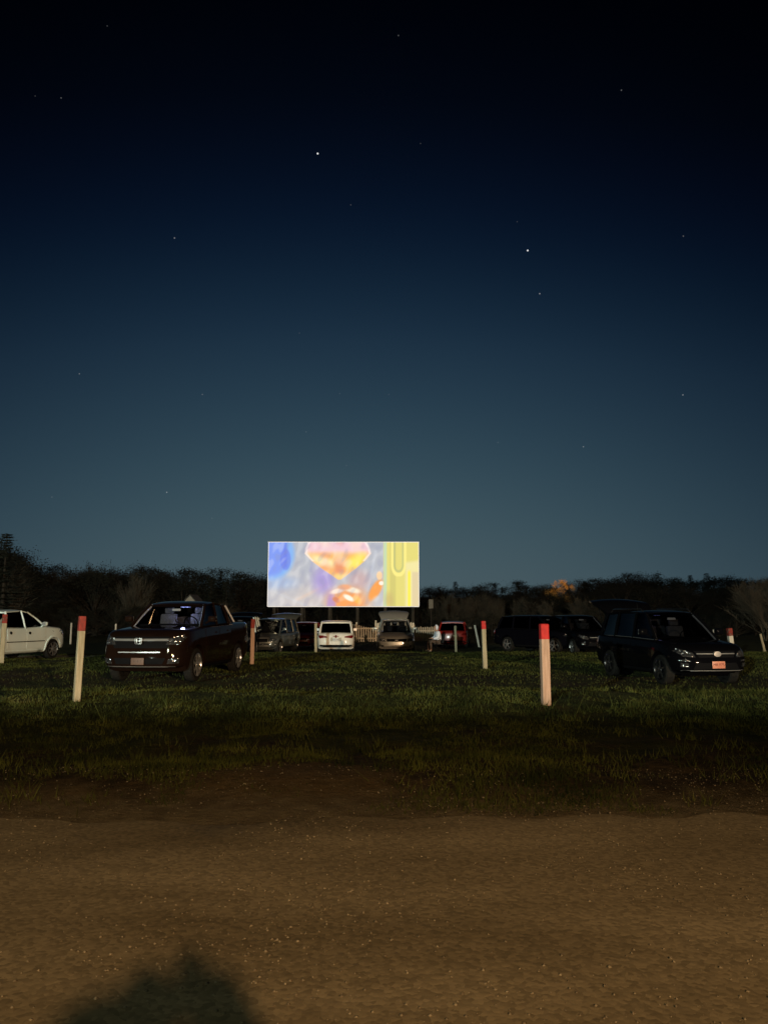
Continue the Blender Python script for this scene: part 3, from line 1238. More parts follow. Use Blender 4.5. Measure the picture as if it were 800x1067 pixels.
# white pickup's sloping sail panel behind the cab
for s in (1, -1):
    bm = bmesh.new()
    a = [(-.80, 1.20), (-.72, 1.70), (-.95, 1.62), (-1.55, 1.24), (-1.55, 1.20)]
    v0 = [bm.verts.new((u, s * (.885 - .13 * (v - 1.2) / .5), v)) for u, v in a]
    f = bm.faces.new(v0)
    bmesh.ops.solidify(bm, geom=[f], thickness=.05)
    bmesh.ops.recalc_face_normals(bm, faces=bm.faces)
    obj('sail_panel', bm, P_white, white_pickup)
for s in (1, -1):
    bm = bmesh.new()
    a = [(-.76, 1.34), (-.68, 1.80), (-.86, 1.72), (-1.30, 1.38), (-1.30, 1.34)]
    v0 = [bm.verts.new((u, s * (.915 - .13 * (v - 1.34) / .5), v)) for u, v in a]
    f = bm.faces.new(v0)
    bmesh.ops.solidify(bm, geom=[f], thickness=.05)
    bmesh.ops.recalc_face_normals(bm, faces=bm.faces)
    obj('sail_panel', bm, P_maroon, dark_pickup)
    obj('sail_glint', tube_bm([(-.80, s * .83, 1.83), (-1.24, s * .945, 1.40)], .024, 6), M_trim, dark_pickup)  # pale tube stands in for the light glint on the cab edge

SUV = dict(L=4.60, W=1.82, H=1.68, clear=.22, wr=.345, wf=1.40, wb=-1.27, belt=1.06, nose=.14, rake=.16, tumble=.72,
           top=[(-2.3, 1.04), (-1.9, 1.08), (0, 1.05), (1.0, 1.02), (1.2, 1.01), (1.9, .93), (2.2, .84), (2.3, .78)],
           belt_x=[1.12, .02, -.98, -1.95], roof_x=[.35, -.05, -1.0, -1.72], doors=((-1.0, -.02), (.02, 1.0)), rails=True, spokes=5,
           panels=[
               ('grille', 'front', [(-.42, .66), (.42, .66), (.50, .80), (-.50, .80)], .010, M_black, False),
               ('grille_bar', 'front', [(-.46, .73), (.46, .73), (.46, .752), (-.46, .752)], .02, M_chrome, False),
               ('headlight', 'front', [(.50, .66), (.74, .68), (.88, .83), (.80, .86), (.54, .76)], .02, M_lens, True),
               ('lower_grille', 'front', [(-.55, .40), (.55, .40), (.48, .54), (-.48, .54)], .010, M_black, False),
               ('fog_light', 'front', [(.64, .44), (.78, .45), (.79, .54), (.65, .53)], .018, M_lens, True),
               ('tail_light', 'rear', [(.60, .82), (.86, .82), (.86, .96), (.74, .98)], .02, M_taill, True),
               ('rear_bumper', 'rear', [(-.8, .36), (.8, .36), (.8, .46), (-.8, .46)], .03, M_black, False),
           ])

# 3. black SUV right, liftgate raised, nose towards the camera and right
SB = dict(SUV)
SB.update(L=4.62, W=1.84, H=1.70, hatch_open=26, gate_len=1.05, antenna=-1.3, railm=M_rimdark,
          trimm=mat('dull chrome window strip', (.35, .35, .37), .35, .8))
SB['panels'] = SUV['panels'] + [('fender_vent', 'front', [(.60, .57), (.80, .575), (.80, .615), (.62, .60)], .016, M_lens, True),
                                ('bumper_lip', 'front', [(-.75, .36), (.75, .36), (.75, .378), (-.75, .378)], .03, M_chrome, False)]
p = on(690, 19.8)
black_suv, _ = make_vehicle('suv', SB, P_black, p, R(-81), rimm=M_rimdark)
tag(black_suv, 'black SUV with raised liftgate and a salmon front number plate, largest vehicle at the right', 'suv', 'parked vehicles')
plate(black_suv, 2.345, .50, 'MR F75', M_plate_red, M_ink)
bm = cyl_bm(.06, .01, 20)
bmesh.ops.transform(bm, matrix=Matrix.Translation((2.325, 0, .735)) @ Matrix.Rotation(R(90), 4, 'Z') @ Matrix.Scale(1.5, 4, (1, 0, 0)), verts=bm.verts)
obj('grille_badge', bm, M_chrome, black_suv)
dl = lamp('cabin_fill', 'POINT', (0, 0, 0), .35, (.5, .48, 1.0), .06)  # added lamp and glowing box, standing in for faint screen light inside
dl.parent = black_suv
dl.location = (-.1, -.1, 1.46)
obj('cabin_glow', box_bm(.10, .14, .02, (-.3, 0, 1.60), .006), mat('dim cabin glow', (.6, .6, .8), .5, emit=(.4, .4, 1.0), estr=.25), black_suv)

# 4. white crossover from behind
SW = dict(SUV)
SW.update(L=4.5, W=1.86, H=1.60, rails=False, trimm=P_cream, tumble=.75, trake=.10, belt=1.0,
          top=[(-2.3, .99), (-1.9, 1.03), (0, 1.02), (1.0, 1.0), (1.2, .99), (1.9, .9), (2.3, .76)])
SW['panels'] = [q for q in SUV['panels'] if q[1] == 'front'] + [
    ('tail_light', 'rear', [(.42, .80), (.80, .76), (.88, .92), (.62, .90), (.44, .86)], .022, M_taill, True),
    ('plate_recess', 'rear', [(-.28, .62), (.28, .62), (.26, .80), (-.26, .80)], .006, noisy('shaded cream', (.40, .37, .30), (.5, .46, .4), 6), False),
    ('rear_bumper', 'rear', [(-.82, .34), (.82, .34), (.78, .45), (-.78, .45)], .03, M_black, False),
    ('badge_bar', 'rear', [(-.14, .845), (.14, .845), (.14, .875), (-.14, .875)], .02, M_taill, False),
    ('badge_bar', 'rear', [(-.04, .80), (.04, .80), (.04, .92), (-.04, .92)], .026, M_taill, False)]
white_suv, _ = make_vehicle('crossover', SW, P_cream, on(350.5, 40.6), R(90 + 3), glassm=M_glass)
tag(white_suv, 'dusty white crossover seen from behind, black rear window and red tail lights', 'car', 'parked vehicles')
plate(white_suv, -2.262, .71, 'KVZ 482', M_plate, M_inkb, -1)

# 5. silver minivan facing the camera with its back open
SV = dict(SUV)
SV.update(L=4.7, W=1.84, H=1.66, hatch_open=30, gate_len=1.1, rails=False, rake=.2,
          top=[(-2.35, 1.0), (-1.9, 1.04), (0, 1.02), (1.1, 1.0), (1.3, .99), (2.0, .86), (2.25, .78), (2.35, .72)],
          belt_x=[1.28, .1, -.95, -2.0], roof_x=[.45, .0, -1.0, -1.78])
SV['panels'] = [
    ('grille', 'front', [(-.46, .58), (.46, .58), (.50, .72), (-.50, .72)], .010, M_black, False),
    ('grille_badge', 'front', [(-.07, .63), (.07, .63), (.07, .68), (-.07, .68)], .03, M_chrome, False),
    ('headlight', 'front', [(.52, .58), (.84, .60), (.86, .72), (.56, .74)], .02, M_lens, True),
    ('front_bumper', 'front', [(-.80, .44), (.80, .44), (.80, .54), (-.80, .54)], .05, P_silver, False),
    ('fog_light', 'front', [(.62, .35), (.76, .35), (.76, .41), (.62, .41)], .02, M_lens, True),
    ('tail_light', 'rear', [(.70, .70), (.86, .70), (.86, .96), (.74, .98)], .02, M_taill, True)]
silver_van, _ = make_vehicle('minivan', SV, P_silver, on(411.5, 40.3), R(-90 + 1))
tag(silver_van, 'silver minivan facing the camera under the screen, its liftgate raised', 'minivan', 'parked vehicles')

# 6. dark grey SUV, three-quarter front, back open
SG = dict(SV)
SG.update(L=4.6, W=1.82, H=1.70, hatch_open=24, gate_len=.95, pillarm=P_grey)
SG['panels'] = [
    ('grille', 'front', [(-.5, .60), (.5, .60), (.50, .76), (-.50, .76)], .010, M_black, False),
    ('grille_bar', 'front', [(-.72, .76), (.55, .76), (.55, .81), (-.72, .81)], .03, M_chrome, False),
    ('headlight', 'front', [(.54, .62), (.84, .64), (.86, .80), (.58, .80)], .02, M_lens, True),
    ('front_bumper', 'front', [(-.82, .46), (.82, .46), (.82, .54), (-.82, .54)], .05, M_lens, False),
    ('fog_light', 'front', [(.62, .34), (.78, .34), (.78, .42), (.62, .42)], .02, M_lens, True),
    ('tail_light', 'rear', [(.70, .70), (.86, .70), (.86, .96), (.74, .98)], .02, M_taill, True)]
grey_suv, _ = make_vehicle('suv', SG, P_grey, on(284, 39.6), R(-100))
dl = lamp('cabin_fill', 'POINT', (0, 0, 0), 7, (1.0, .80, .42), .06)
dl.parent = grey_suv
dl.location = (-.6, 0, 1.48)
obj('cabin_glow', box_bm(.10, .14, .02, (-.6, 0, 1.585), .006), mat('warm cabin glow', (.8, .8, .6), .5, emit=(1, .8, .45), estr=1.0), grey_suv)
tag(grey_suv, 'dark grey SUV with raised liftgate parked between the maroon pickup and the dark red car', 'suv', 'parked vehicles')

# 7. dark red car behind, 8. red car at the right end, 9. car mostly hidden behind the maroon pickup's bed
SR = dict(SUV)
SR.update(L=4.4, W=1.78, H=1.48, rails=False, belt=.95, wr=.32, clear=.18, spokes=7,
          top=[(-2.2, .93), (-1.9, .98), (0, .95), (1.0, .92), (1.2, .9), (1.9, .80), (2.2, .68)],
          roof_x=[.25, -.05, -1.0, -1.5])
SR['panels'] = [
    ('grille', 'front', [(-.38, .52), (.38, .52), (.42, .62), (-.42, .62)], .010, M_black, False),
    ('headlight', 'front', [(.48, .56), (.80, .60), (.82, .70), (.56, .66)], .02, M_lens, True),
    ('lower_grille', 'front', [(-.5, .32), (.5, .32), (.44, .42), (-.44, .42)], .010, M_black, False),
    ('tail_light', 'rear', [(.54, .72), (.82, .72), (.82, .84), (.62, .86)], .02, M_taill, True),
    ('rear_bumper', 'rear', [(-.7, .34), (.7, .34), (.7, .42), (-.7, .42)], .03, M_black, False)]
r1, _ = make_vehicle('hatchback', SR, P_dkred, on(318, 46.5), R(-90 - 2))
tag(r1, 'dark red hatchback facing the camera between the grey SUV and the white crossover', 'car', 'parked vehicles')
r2, _ = make_vehicle('hatchback', SR, P_red, on(472.5, 47), R(90 - 8))
tag(r2, 'bright red hatchback seen from behind, parked beside the seated person', 'car', 'parked vehicles')
SH = dict(SUV)
SH.update(pillarm=P_white, hatch_open=18, H=1.72)
hid, _ = make_vehicle('suv', SH, P_blackb, on(251.5, 37.5), R(-90 + 4))
tag(hid, 'black SUV with pale pillars, almost hidden behind the bed of the maroon pickup', 'suv', 'parked vehicles')

# 10-11. two black cars behind the near post at the right
SK = dict(SUV)
SK.update(L=4.6, W=1.84, H=1.66, rails=False)
b1, _ = make_vehicle('suv', SK, P_blackb, on(563, 36.0), R(-90 + 40))
tag(b1, 'black SUV standing directly behind the tall red-capped post at the right', 'suv', 'parked vehicles')
b2, _ = make_vehicle('suv', SK, P_black, on(601, 35.0), R(-80))
tag(b2, 'black SUV with pale front plate, half hidden by the larger SUV with salmon plate', 'suv', 'parked vehicles')
plate(b2, 2.345, .50, 'UE5 210', mat('bright pale plate', (.85, .72, .62), .4), M_inkb)

# ------------------------------------------------------------------ posts
M_wood_l = noisy('weathered pale post wood', (.27, .23, .14), (.42, .36, .24), 3, .85, bump=.4, bscale=25, rsc=(9, 9, .8))
M_wood_r = noisy('pinkish post wood', (.36, .23, .16), (.50, .33, .24), 3, .85, bump=.4, bscale=25, rsc=(9, 9, .8))
M_wood_w = noisy('whitewashed post wood', (.50, .46, .38), (.66, .61, .52), 3, .85, bump=.3, bscale=25, rsc=(9, 9, .8))
M_red = noisy('red post paint', (.50, .014, .012), (.34, .010, .010), 9, .7, bump=.4, c3=(.30, .20, .13), lo=.4, hi=.6)
M_redd = noisy('faded dark red post paint', (.26, .030, .02), (.13, .022, .016), 8, .8, bump=.4, c3=(.26, .18, .12), lo=.4, hi=.58)
M_hole = mat('dark socket', (.01, .01, .01), .8)

POSTG = 'speaker posts standing in rows on the field'


def post(px_b, py_b, px_t, py_t, wpx, cap, label, wm, cm, Y=None, turn=None):
    b = ground_at(px_b, py_b) if Y is None else on(px_b, Y)
    t = at(px_t, py_t, b.y)
    w_ = wpx / F * b.y
    root = empty('wooden_post', b)
    tag(root, label, 'post', POSTG)
    dirv = t - b
    ht = dirv.length
    q = dirv.to_track_quat('Z', 'Y').to_matrix().to_4x4()
    tw = turn if turn is not None else random.uniform(-.5, .5)
    q = q @ Matrix.Rotation(tw, 4, 'Z')
    w_ /= (abs(math.cos(tw)) + abs(math.sin(tw)))
    cl = cap / (py_b - py_t) * ht if cap else 0

    def shaft(z0, z1, ww, bev, topround=False):
        bm = bmesh.new()
        n_ = 9
        rings = []
        for i in range(n_):
            z_ = z0 + (z1 - z0) * i / (n_ - 1)
            k = ww / 2 * (1 + .05 * noise.noise(Vector((z_ * 3, px_b, 0))))
            if topround and i == n_ - 1: k *= .86
            c = bev
            ring = [(k, k - c), (k - c, k), (-k + c, k), (-k, k - c), (-k, -k + c), (-k + c, -k), (k - c, -k), (k, -k + c)]
            if topround and i == n_ - 2:
                z_ = z1 - .012
            ox = .006 * noise.noise(Vector((z_ * 2.1, px_b, 5)))
            rings.append([bm.verts.new(q @ Vector((a + ox, b_, z_))) for a, b_ in ring])
        for r0, r1 in zip(rings, rings[1:]):
            for k in range(8):
                bm.faces.new((r0[k], r0[(k + 1) % 8], r1[(k + 1) % 8], r1[k]))
        bm.faces.new(rings[0][::-1])
        bm.faces.new(rings[-1])
        return bm
    obj('shaft', shaft(-.12, ht - cl, w_, w_ * .08, not cap), wm, root)
    if cap:
        obj('painted_cap', shaft(ht - cl - .002, ht, w_ * 1.03, w_ * .1, True), cm, root)
    return root


post(568.8, 735, 566.3, 650, 9.3, 16, 'tall post with bright red cap, nearest of all, in the right half', M_wood_r, M_red, turn=.12)
post(80, 731, 86.3, 642, 9.0, 15.5, 'leaning pale post with a dull red cap between the white and the maroon pickup', M_wood_l, M_redd, turn=.62)
post(1.5, 691, 5.8, 640, 6.3, 9.5, 'post with a dull red cap in front of the white pickup door', M_wood_l, M_redd, turn=.5)
post(262.3, 692, 263.6, 645, 5.2, 9.5, 'red-capped post standing at the tailgate of the maroon pickup', M_wood_r, M_redd)
post(505.2, 697, 503.3, 647, 4.6, 8.5, 'slim post with a muted red cap on open grass right of the screen', M_wood_l, M_red, turn=.1)
post(474.6, 679, 474.2, 652, 2.8, 0, 'bare post in front of the bright red hatchback', M_wood_l, None, Y=36.6)
post(498.5, 673.5, 494.4, 651.5, 2.2, 0, 'thin leaning grey post just left of the slim red-capped one', M_wood_w, None, Y=46)
post(538.8, 671, 538.3, 655.5, 2.0, 0, 'short bare post alone in the dark left of the black SUVs', M_wood_l, None, Y=52)
post(329.5, 677, 329, 649.5, 2.8, 0, 'bare post at the left flank of the white crossover', M_wood_l, None, Y=36.8)
post(305, 676, 304.6, 650.5, 2.4, 0, 'whitish post between the grey SUV and the dark red hatchback', M_wood_w, None, Y=42)
post(744.3, 672, 743.0, 656, 2.2, 0, 'pale post stub showing over the hood of the black SUV with the salmon plate', M_wood_w, None, Y=46)
post(760, 684, 759.2, 654.5, 5.0, 8, 'post with a very dark cap behind the front corner of the large black SUV', M_wood_w, M_redd, Y=30)
post(794, 682, 791.6, 660.5, 2.4, 0, 'bright bare post near the right edge', M_wood_l, None, Y=40)
post(75.2, 663, 74.8, 649, 1.7, 0, 'small far post left of the leaning red-capped one', M_wood_w, None, Y=54)
post(121.5, 668, 121.2, 650, 1.6, 0, 'far pale post rising behind the hood of the maroon pickup', M_wood_w, None, Y=52)

# ------------------------------------------------------------------ the screen
YS = 82.0
c00, c10, c11, c01 = at(279.3, 632.3, YS), at(436.2, 631.8, YS), at(436.2, 564.6, YS), at(279.6, 565.2, YS)
scr = empty('movie_screen', ((c00.x + c10.x) / 2, YS, h(0, YS)))
tag(scr, 'lit drive-in movie screen showing an orange and blue film picture', 'movie screen')
nxs, nys = 300, 130
u = np.linspace(0, 1, nxs)
v = np.linspace(0, 1, nys)
U, Vv = np.meshgrid(u, v)
X = U * 157
Yp = (1 - Vv) * 67      # photo pixels across the screen, y down
img = np.zeros((nys, nxs, 3))
img[:] = (176, 178, 186)


def sm(a, b, x):
    t = np.clip((x - a) / (b - a), 0, 1)
    return t * t * (3 - 2 * t)


def over(mask, c):
    global img
    img = img * (1 - mask[..., None]) + np.array(c, float) * mask[..., None]


def blob(cx, cy, rx, ry, soft=.5, rot=0):
    a, b = X - cx, Yp - cy
    c, s = math.cos(rot), math.sin(rot)
    p, q = a * c + b * s, -a * s + b * c
    d = np.sqrt((p / rx) ** 2 + (q / ry) ** 2)
    return 1 - sm(1 - soft, 1 + soft * .3, d)


nA = np.array([[noise.noise(Vector((X[j, i] * .06, Yp[j, i] * .06, 3))) for i in range(0, nxs)] for j in range(0, nys)])
nB = np.array([[noise.noise(Vector((X[j, i] * .16 + Yp[j, i] * .05, Yp[j, i] * .11, 11))) for i in range(0, nxs)] for j in range(0, nys)])
over(sm(20, 67, Yp) * .55, (205, 198, 195))
over(blob(45, 58, 40, 20, .9) * .5, (208, 190, 180))
over(sm(-.1, .4, nA) * .18, (140, 150, 175))
# blue round opening at the left
over(blob(4, 12, 25, 29, .2), (120, 172, 240))
over(blob(2, 12, 20, 26, .25), (112, 142, 240))
over((1 - sm(.5, 3, np.abs(X - 18))) * (1 - sm(24, 30, Yp)) * .5, (80, 100, 220))
over(blob(18, 18, 6, 12, .2) * .6, (92, 108, 226))
over(blob(10, 42, 26, 9, .8) * .5, (150, 185, 240))
# dark folds and diagonal streaks across the grey wall
for (x0, y0, x1, y1, w_, c, a_) in ((30, 60, 62, 44, 3, (220, 190, 170), .6), (8, 52, 40, 66, 2.5, (200, 200, 205), .5), (100, 8, 88, 40, 4, (150, 150, 170), .5),
                                   (112, 10, 104, 50, 3, (196, 200, 210), .6), (50, 5, 44, 30, 3, (150, 150, 190), .4)):
    L_ = math.hypot(x1 - x0, y1 - y0)
    tt = np.clip(((X - x0) * (x1 - x0) + (Yp - y0) * (y1 - y0)) / L_ ** 2, 0, 1)
    d = np.hypot(X - (x0 + tt * (x1 - x0)), Yp - (y0 + tt * (y1 - y0)))
    over((1 - sm(0, w_, d)) * a_, c)
# large warm abstract wedge of light in the middle
xc = 72 + .06 * Yp
half_w = np.interp(Yp, [0, 6, 12, 20, 28, 35, 40], [30, 33, 34, 27, 17, 7, 0])
m_ = 1 - sm(-1.5, 1.5, np.abs(X - xc) - half_w)
m_[Yp > 39] = 0
over(blob(58, 40, 15, 20, .8) * .75, (158, 132, 214))
over(blob(95, 40, 14, 14, .8) * .5, (214, 150, 140))
over(m_, (252, 205, 190))
over(m_ * (1 - sm(6, 14, Yp)) * .7, (236, 190, 210))
over(m_ * sm(8, 15, Yp), (255, 178, 92))
over(m_ * blob(58, 20, 18, 6, .8, .35), (255, 240, 170))
over(m_ * blob(92, 20, 14, 8, .8, -.6), (255, 232, 60))
over(m_ * blob(74, 26, 7, 12, .8), (232, 138, 88))
over(m_ * blob(76, 36, 9, 5, .8), (255, 214, 120))
over(m_ * sm(-.1, .5, nA) * .45, (255, 226, 190))
over(m_ * sm(.1, .5, -nA) * .35, (226, 130, 110))
edge = (1 - sm(0, 2.2, np.abs(np.abs(X - xc) - half_w + .8))) * (Yp < 39)
over(edge * .7 * (Yp < 20), (255, 244, 240))
# warm glow below with pale lumps, and an orange flame-like shape at the right
over(blob(83, 62, 26, 18, .7), (252, 150, 70))
over(blob(66, 66, 6, 16, .6) * .6, (150, 120, 230))
over(blob(72, 51, 9, 3, .6, -.25), (255, 226, 205))
over(blob(88, 50, 10, 3.4, .6, .2), (255, 238, 205))
over(blob(84, 58, 7, 3, .5, .5), (255, 246, 220))
over(blob(71, 60, 5, 3, .5, .5), (214, 120, 80))
over(blob(93, 60, 6, 4, .6, .9), (255, 178, 70))
over(blob(80, 47, 8, 3.5, .6), (240, 160, 110))
over(blob(112, 50, 6, 14, .4, .55), (252, 150, 60))
over(blob(116, 35, 3.5, 5, .4), (255, 205, 150))
over(blob(118, 43, 3, 2.5, .4), (255, 240, 220))
over(sm(.0, .5, nB) * .22, (255, 250, 245))
over(sm(.05, .5, -nB) * .22, (130, 130, 160))
# yellow-green wall panels at the right
pan = sm(119.5, 121, X)
over(pan, (226, 212, 104))
over(pan * (1 - sm(0, 3, np.abs(X - 122))) * .8, (176, 214, 190))
over(pan * (1 - sm(2, 4, np.abs(X - 130))) * .5, (188, 178, 92))
lp = np.sqrt(((X - 136) / 7) ** 2 + (np.maximum(Yp - 24, 0) / 11) ** 2)
over((1 - sm(.08, .3, np.abs(lp - .95))) * (Yp < 36), (252, 234, 120))
over((1 - sm(.05, .2, np.abs(lp - .62))) * (Yp < 32) * .6, (170, 178, 110))
over(sm(141, 145, X) * sm(17, 22, Yp - (157 - X) * .15), (240, 226, 150))
over((1 - sm(.5, 2.2, np.abs(X - 147))) * sm(28, 33, Yp), (255, 236, 60))
over(sm(149, 151, X) * sm(30, 33, Yp) * .8, (220, 196, 150))
over(blob(126, 60, 6, 10, .8) * .6, (196, 166, 96))
img = np.clip(img * .86 + 255 * .14, 0, 255)
lin = np.where(img <= 10.3, img / 255 / 12.92, ((img / 255 + .055) / 1.055) ** 2.4)
pts = []
for j in range(nys):
    for i in range(nxs):
        a, b_ = u[i], v[j]
        pp = (c00 * (1 - a) + c10 * a) * (1 - b_) + (c01 * (1 - a) + c11 * a) * b_
        pts.append((pp.x, YS - .03, pp.z))
fcs = [(j * nxs + i, j * nxs + i + 1, (j + 1) * nxs + i + 1, (j + 1) * nxs + i) for j in range(nys - 1) for i in range(nxs - 1)]
me = bpy.data.meshes.new('film_picture')
me.from_pydata([(p[0] - scr.location.x, p[1] - scr.location.y, p[2] - scr.location.z) for p in pts], [], fcs)
ca = me.color_attributes.new('picture', 'FLOAT_COLOR', 'POINT')
ca.data.foreach_set('color', np.concatenate([lin.reshape(-1, 3), np.ones((nxs * nys, 1))], 1).astype(np.float32).ravel())
ms = bpy.data.materials.new('projected picture')
ms.use_nodes = True
t = ms.node_tree
t.nodes.clear()
oo = t.nodes.new('ShaderNodeOutputMaterial')
em = t.nodes.new('ShaderNodeEmission')
at_ = t.nodes.new('ShaderNodeAttribute')
at_.attribute_name = 'picture'
t.links.new(at_.outputs['Color'], em.inputs[0])
em.inputs[1].default_value = 1.06
t.links.new(em.outputs[0], oo.inputs[0])
fp = link('film_picture', me, ms, scr)


def rel(p_):
    return Vector(p_) - scr.location


M_border = mat('white screen border', (.8, .8, .8), .6, emit=(1, .93, .86), estr=.7)
wB = .06
bm = bmesh.new()
for a, b_ in ((c00, c10), (c10, c11), (c11, c01), (c01, c00)):
    a, b_ = rel(a), rel(b_)
    mid = (a + b_) / 2
    L_ = (b_ - a).length + wB
    if abs(b_.x - a.x) > abs(b_.z - a.z):
        box_bm(L_, .08, wB, mid + Vector((0, -.03, 0)), 0, bm)
    else:
        box_bm(wB, .076, L_ - 2 * wB, mid + Vector((0, -.03, 0)), 0, bm)
obj('screen_border', bm, M_border, scr, smooth=False)
M_steel = noisy('dark weathered timber', (.035, .028, .02), (.06, .048, .034), 4, .9)
W_ = (c10 - c00).x
H_ = (c01 - c00).z
cc = rel((c00 + c11) / 2)
obj('backing_panel', box_bm(W_ + .1, .25, H_ + .1, (cc.x, .15, cc.z)), M_steel, scr, smooth=False)
for k in range(6):
    xk = -W_ / 2 + .6 + (W_ - 1.2) * k / 5
    bm = box_bm(.3, .3, cc.z + H_ / 2, (xk, .45, (cc.z + H_ / 2) / 2), .02)
    obj('support_pole', bm, M_steel, scr)
    obj('brace', tube_bm([(xk, .5, cc.z + 1.5), (xk, 4.2, 0)], .09, 6), M_steel, scr)

# ------------------------------------------------------------------ picket fence under the screen
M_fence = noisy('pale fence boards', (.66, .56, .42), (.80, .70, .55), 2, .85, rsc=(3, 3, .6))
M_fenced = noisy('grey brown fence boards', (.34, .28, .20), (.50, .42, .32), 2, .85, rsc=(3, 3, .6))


def picket_fence(px0, px1, Y, htop, label, m, gap=.06, bw=.10, jit=.03, scallop=0):
    a, b = on(px0, Y), on(px1, Y)
    root = empty('picket_fence', (a.x, Y, h(a.x, Y)))
    tag(root, label, 'fence', 'fences under the screen')
    L_ = b.x - a.x
    bm = bmesh.new()
    x_ = 0
    i = 0
    while x_ < L_:
        hh_ = htop + random.uniform(-jit, jit) - scallop * math.sin(math.pi * ((x_ / 2.2) % 1))
        w2 = bw / 2
        vs = [(x_ - w2, 0), (x_ + w2, 0), (x_ + w2, hh_ - .05), (x_, hh_), (x_ - w2, hh_ - .05)]
        fr = [bm.verts.new((p[0], -.03, p[1])) for p in vs]
        bk = [bm.verts.new((p[0], -.01, p[1])) for p in vs]
        bm.faces.new(fr)
        bm.faces.new(bk[::-1])
        for k in range(5):
            bm.faces.new((fr[k], bk[k], bk[(k + 1) % 5], fr[(k + 1) % 5]))
        x_ += bw + gap
    bmesh.ops.recalc_face_normals(bm, faces=bm.faces)
    obj('pickets', bm, m, root, smooth=False)
    for z_ in (.25, htop - .3):
        obj('rail', box_bm(L_, .04, .09, (L_ / 2, .012, z_)), m, root, smooth=False)
    k = 0
    while k * 2.2 <= L_ + .1:
        obj('fence_post', box_bm(.11, .10, htop + .14, (k * 2.2, .085, (htop + .14) / 2), .01), m, root)
        k += 1
    return root


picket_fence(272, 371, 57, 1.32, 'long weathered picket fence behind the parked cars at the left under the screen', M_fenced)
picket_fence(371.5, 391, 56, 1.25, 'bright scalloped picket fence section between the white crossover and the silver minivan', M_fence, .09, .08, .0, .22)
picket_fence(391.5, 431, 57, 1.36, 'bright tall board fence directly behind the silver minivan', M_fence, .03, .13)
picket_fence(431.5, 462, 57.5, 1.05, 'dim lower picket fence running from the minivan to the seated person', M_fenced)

# ------------------------------------------------------------------ trees


def seg(V, Fc, a, b, ra, rb, n=4):
    a, b = Vector(a), Vector(b)
    d = (b - a).normalized()
    p = d.orthogonal().normalized()
    q = d.cross(p)
    k0 = len(V)
    for c, r in ((a, ra), (b, rb)):
        for k in range(n):
            t = k * 2 * math.pi / n
            V.append(c + (p * math.cos(t) + q * math.sin(t)) * r)
    for k in range(n):
        Fc.append((k0 + k, k0 + (k + 1) % n, k0 + n + (k + 1) % n, k0 + n + k))


def mesh_of(name, V, Fc, m):
    me = bpy.data.meshes.new(name)
    me.from_pydata([tuple(v) for v in V], [], Fc)
    me.materials.append(m)
    return me


def bare_tree(rs, height=8, spread=.55, stems=1, leaf=0, twig_w=.012):
    """returns (trunk mesh data, crown mesh data): limbs, then a haze of twigs and a few buds"""
    TV, TF, CV, CF = [], [], [], []
    rd = random.Random(rs)

    def tri(p, d, l, w_):
        s_ = d.orthogonal().normalized() * w_
        k = len(CV)
        CV.extend([p + s_, p - s_, p + d * l])
        CF.append((k, k + 1, k + 2))

    def grow(p, d, l, r, lev):
        n_ = 4 if lev < 2 else 3
        cur = p
        for i in range(n_):
            d = (d + Vector((rd.uniform(-.2, .2), rd.uniform(-.2, .2), rd.uniform(-.02, .16)))).normalized()
            nxt = cur + d * (l / n_)
            r2 = r * (.84 if lev < 2 else .75)
            if lev < 2:
                seg(TV, TF, cur, nxt, r, r2, 6)
            else:
                seg(CV, CF, cur, nxt, r, r2, 3)
            cur = nxt
            r = r2
            if lev < 4 and (lev > 0 or i > 0):
                for _ in range(2 if lev < 3 else 3):
                    a = rd.uniform(0, 6.283)
                    o = d.orthogonal().normalized()
                    o = (Matrix.Rotation(a, 3, d) @ o)
                    nd = (d * rd.uniform(.5, 1.0) + o * spread * rd.uniform(.7, 1.5) + Vector((0, 0, .15))).normalized()
                    if lev == 3:
                        tri(cur, nd, l * rd.uniform(.5, 1.2), twig_w)
                        for _ in range(leaf):
                            pp = cur + nd * l * rd.uniform(.1, 1.3) + Vector((rd.gauss(0, .15), rd.gauss(0, .15), rd.gauss(0, .12)))
                            tri(pp, Vector((rd.uniform(-1, 1), rd.uniform(-1, 1), rd.uniform(-1, 1))).normalized(), .13, .06)
                    else:
                        grow(cur, nd, l * rd.uniform(.5, .72), r * .62, lev + 1)
        if lev < 4:
            if lev < 3:
                grow(cur, d, l * .6, r * .8, lev + 1)
    for s_ in range(stems):
        d0 = Vector((rd.uniform(-.3, .3), rd.uniform(-.3, .3), 1)).normalized() if stems > 1 else Vector((.03, 0, 1))
        grow(Vector((rd.uniform(-.2, .2) * (stems > 1), 0, -.1)), d0, height * (.42 if stems == 1 else .45), height * (.022 if stems == 1 else .010), 0 if stems == 1 else 1)
    return TV, TF, CV, CF


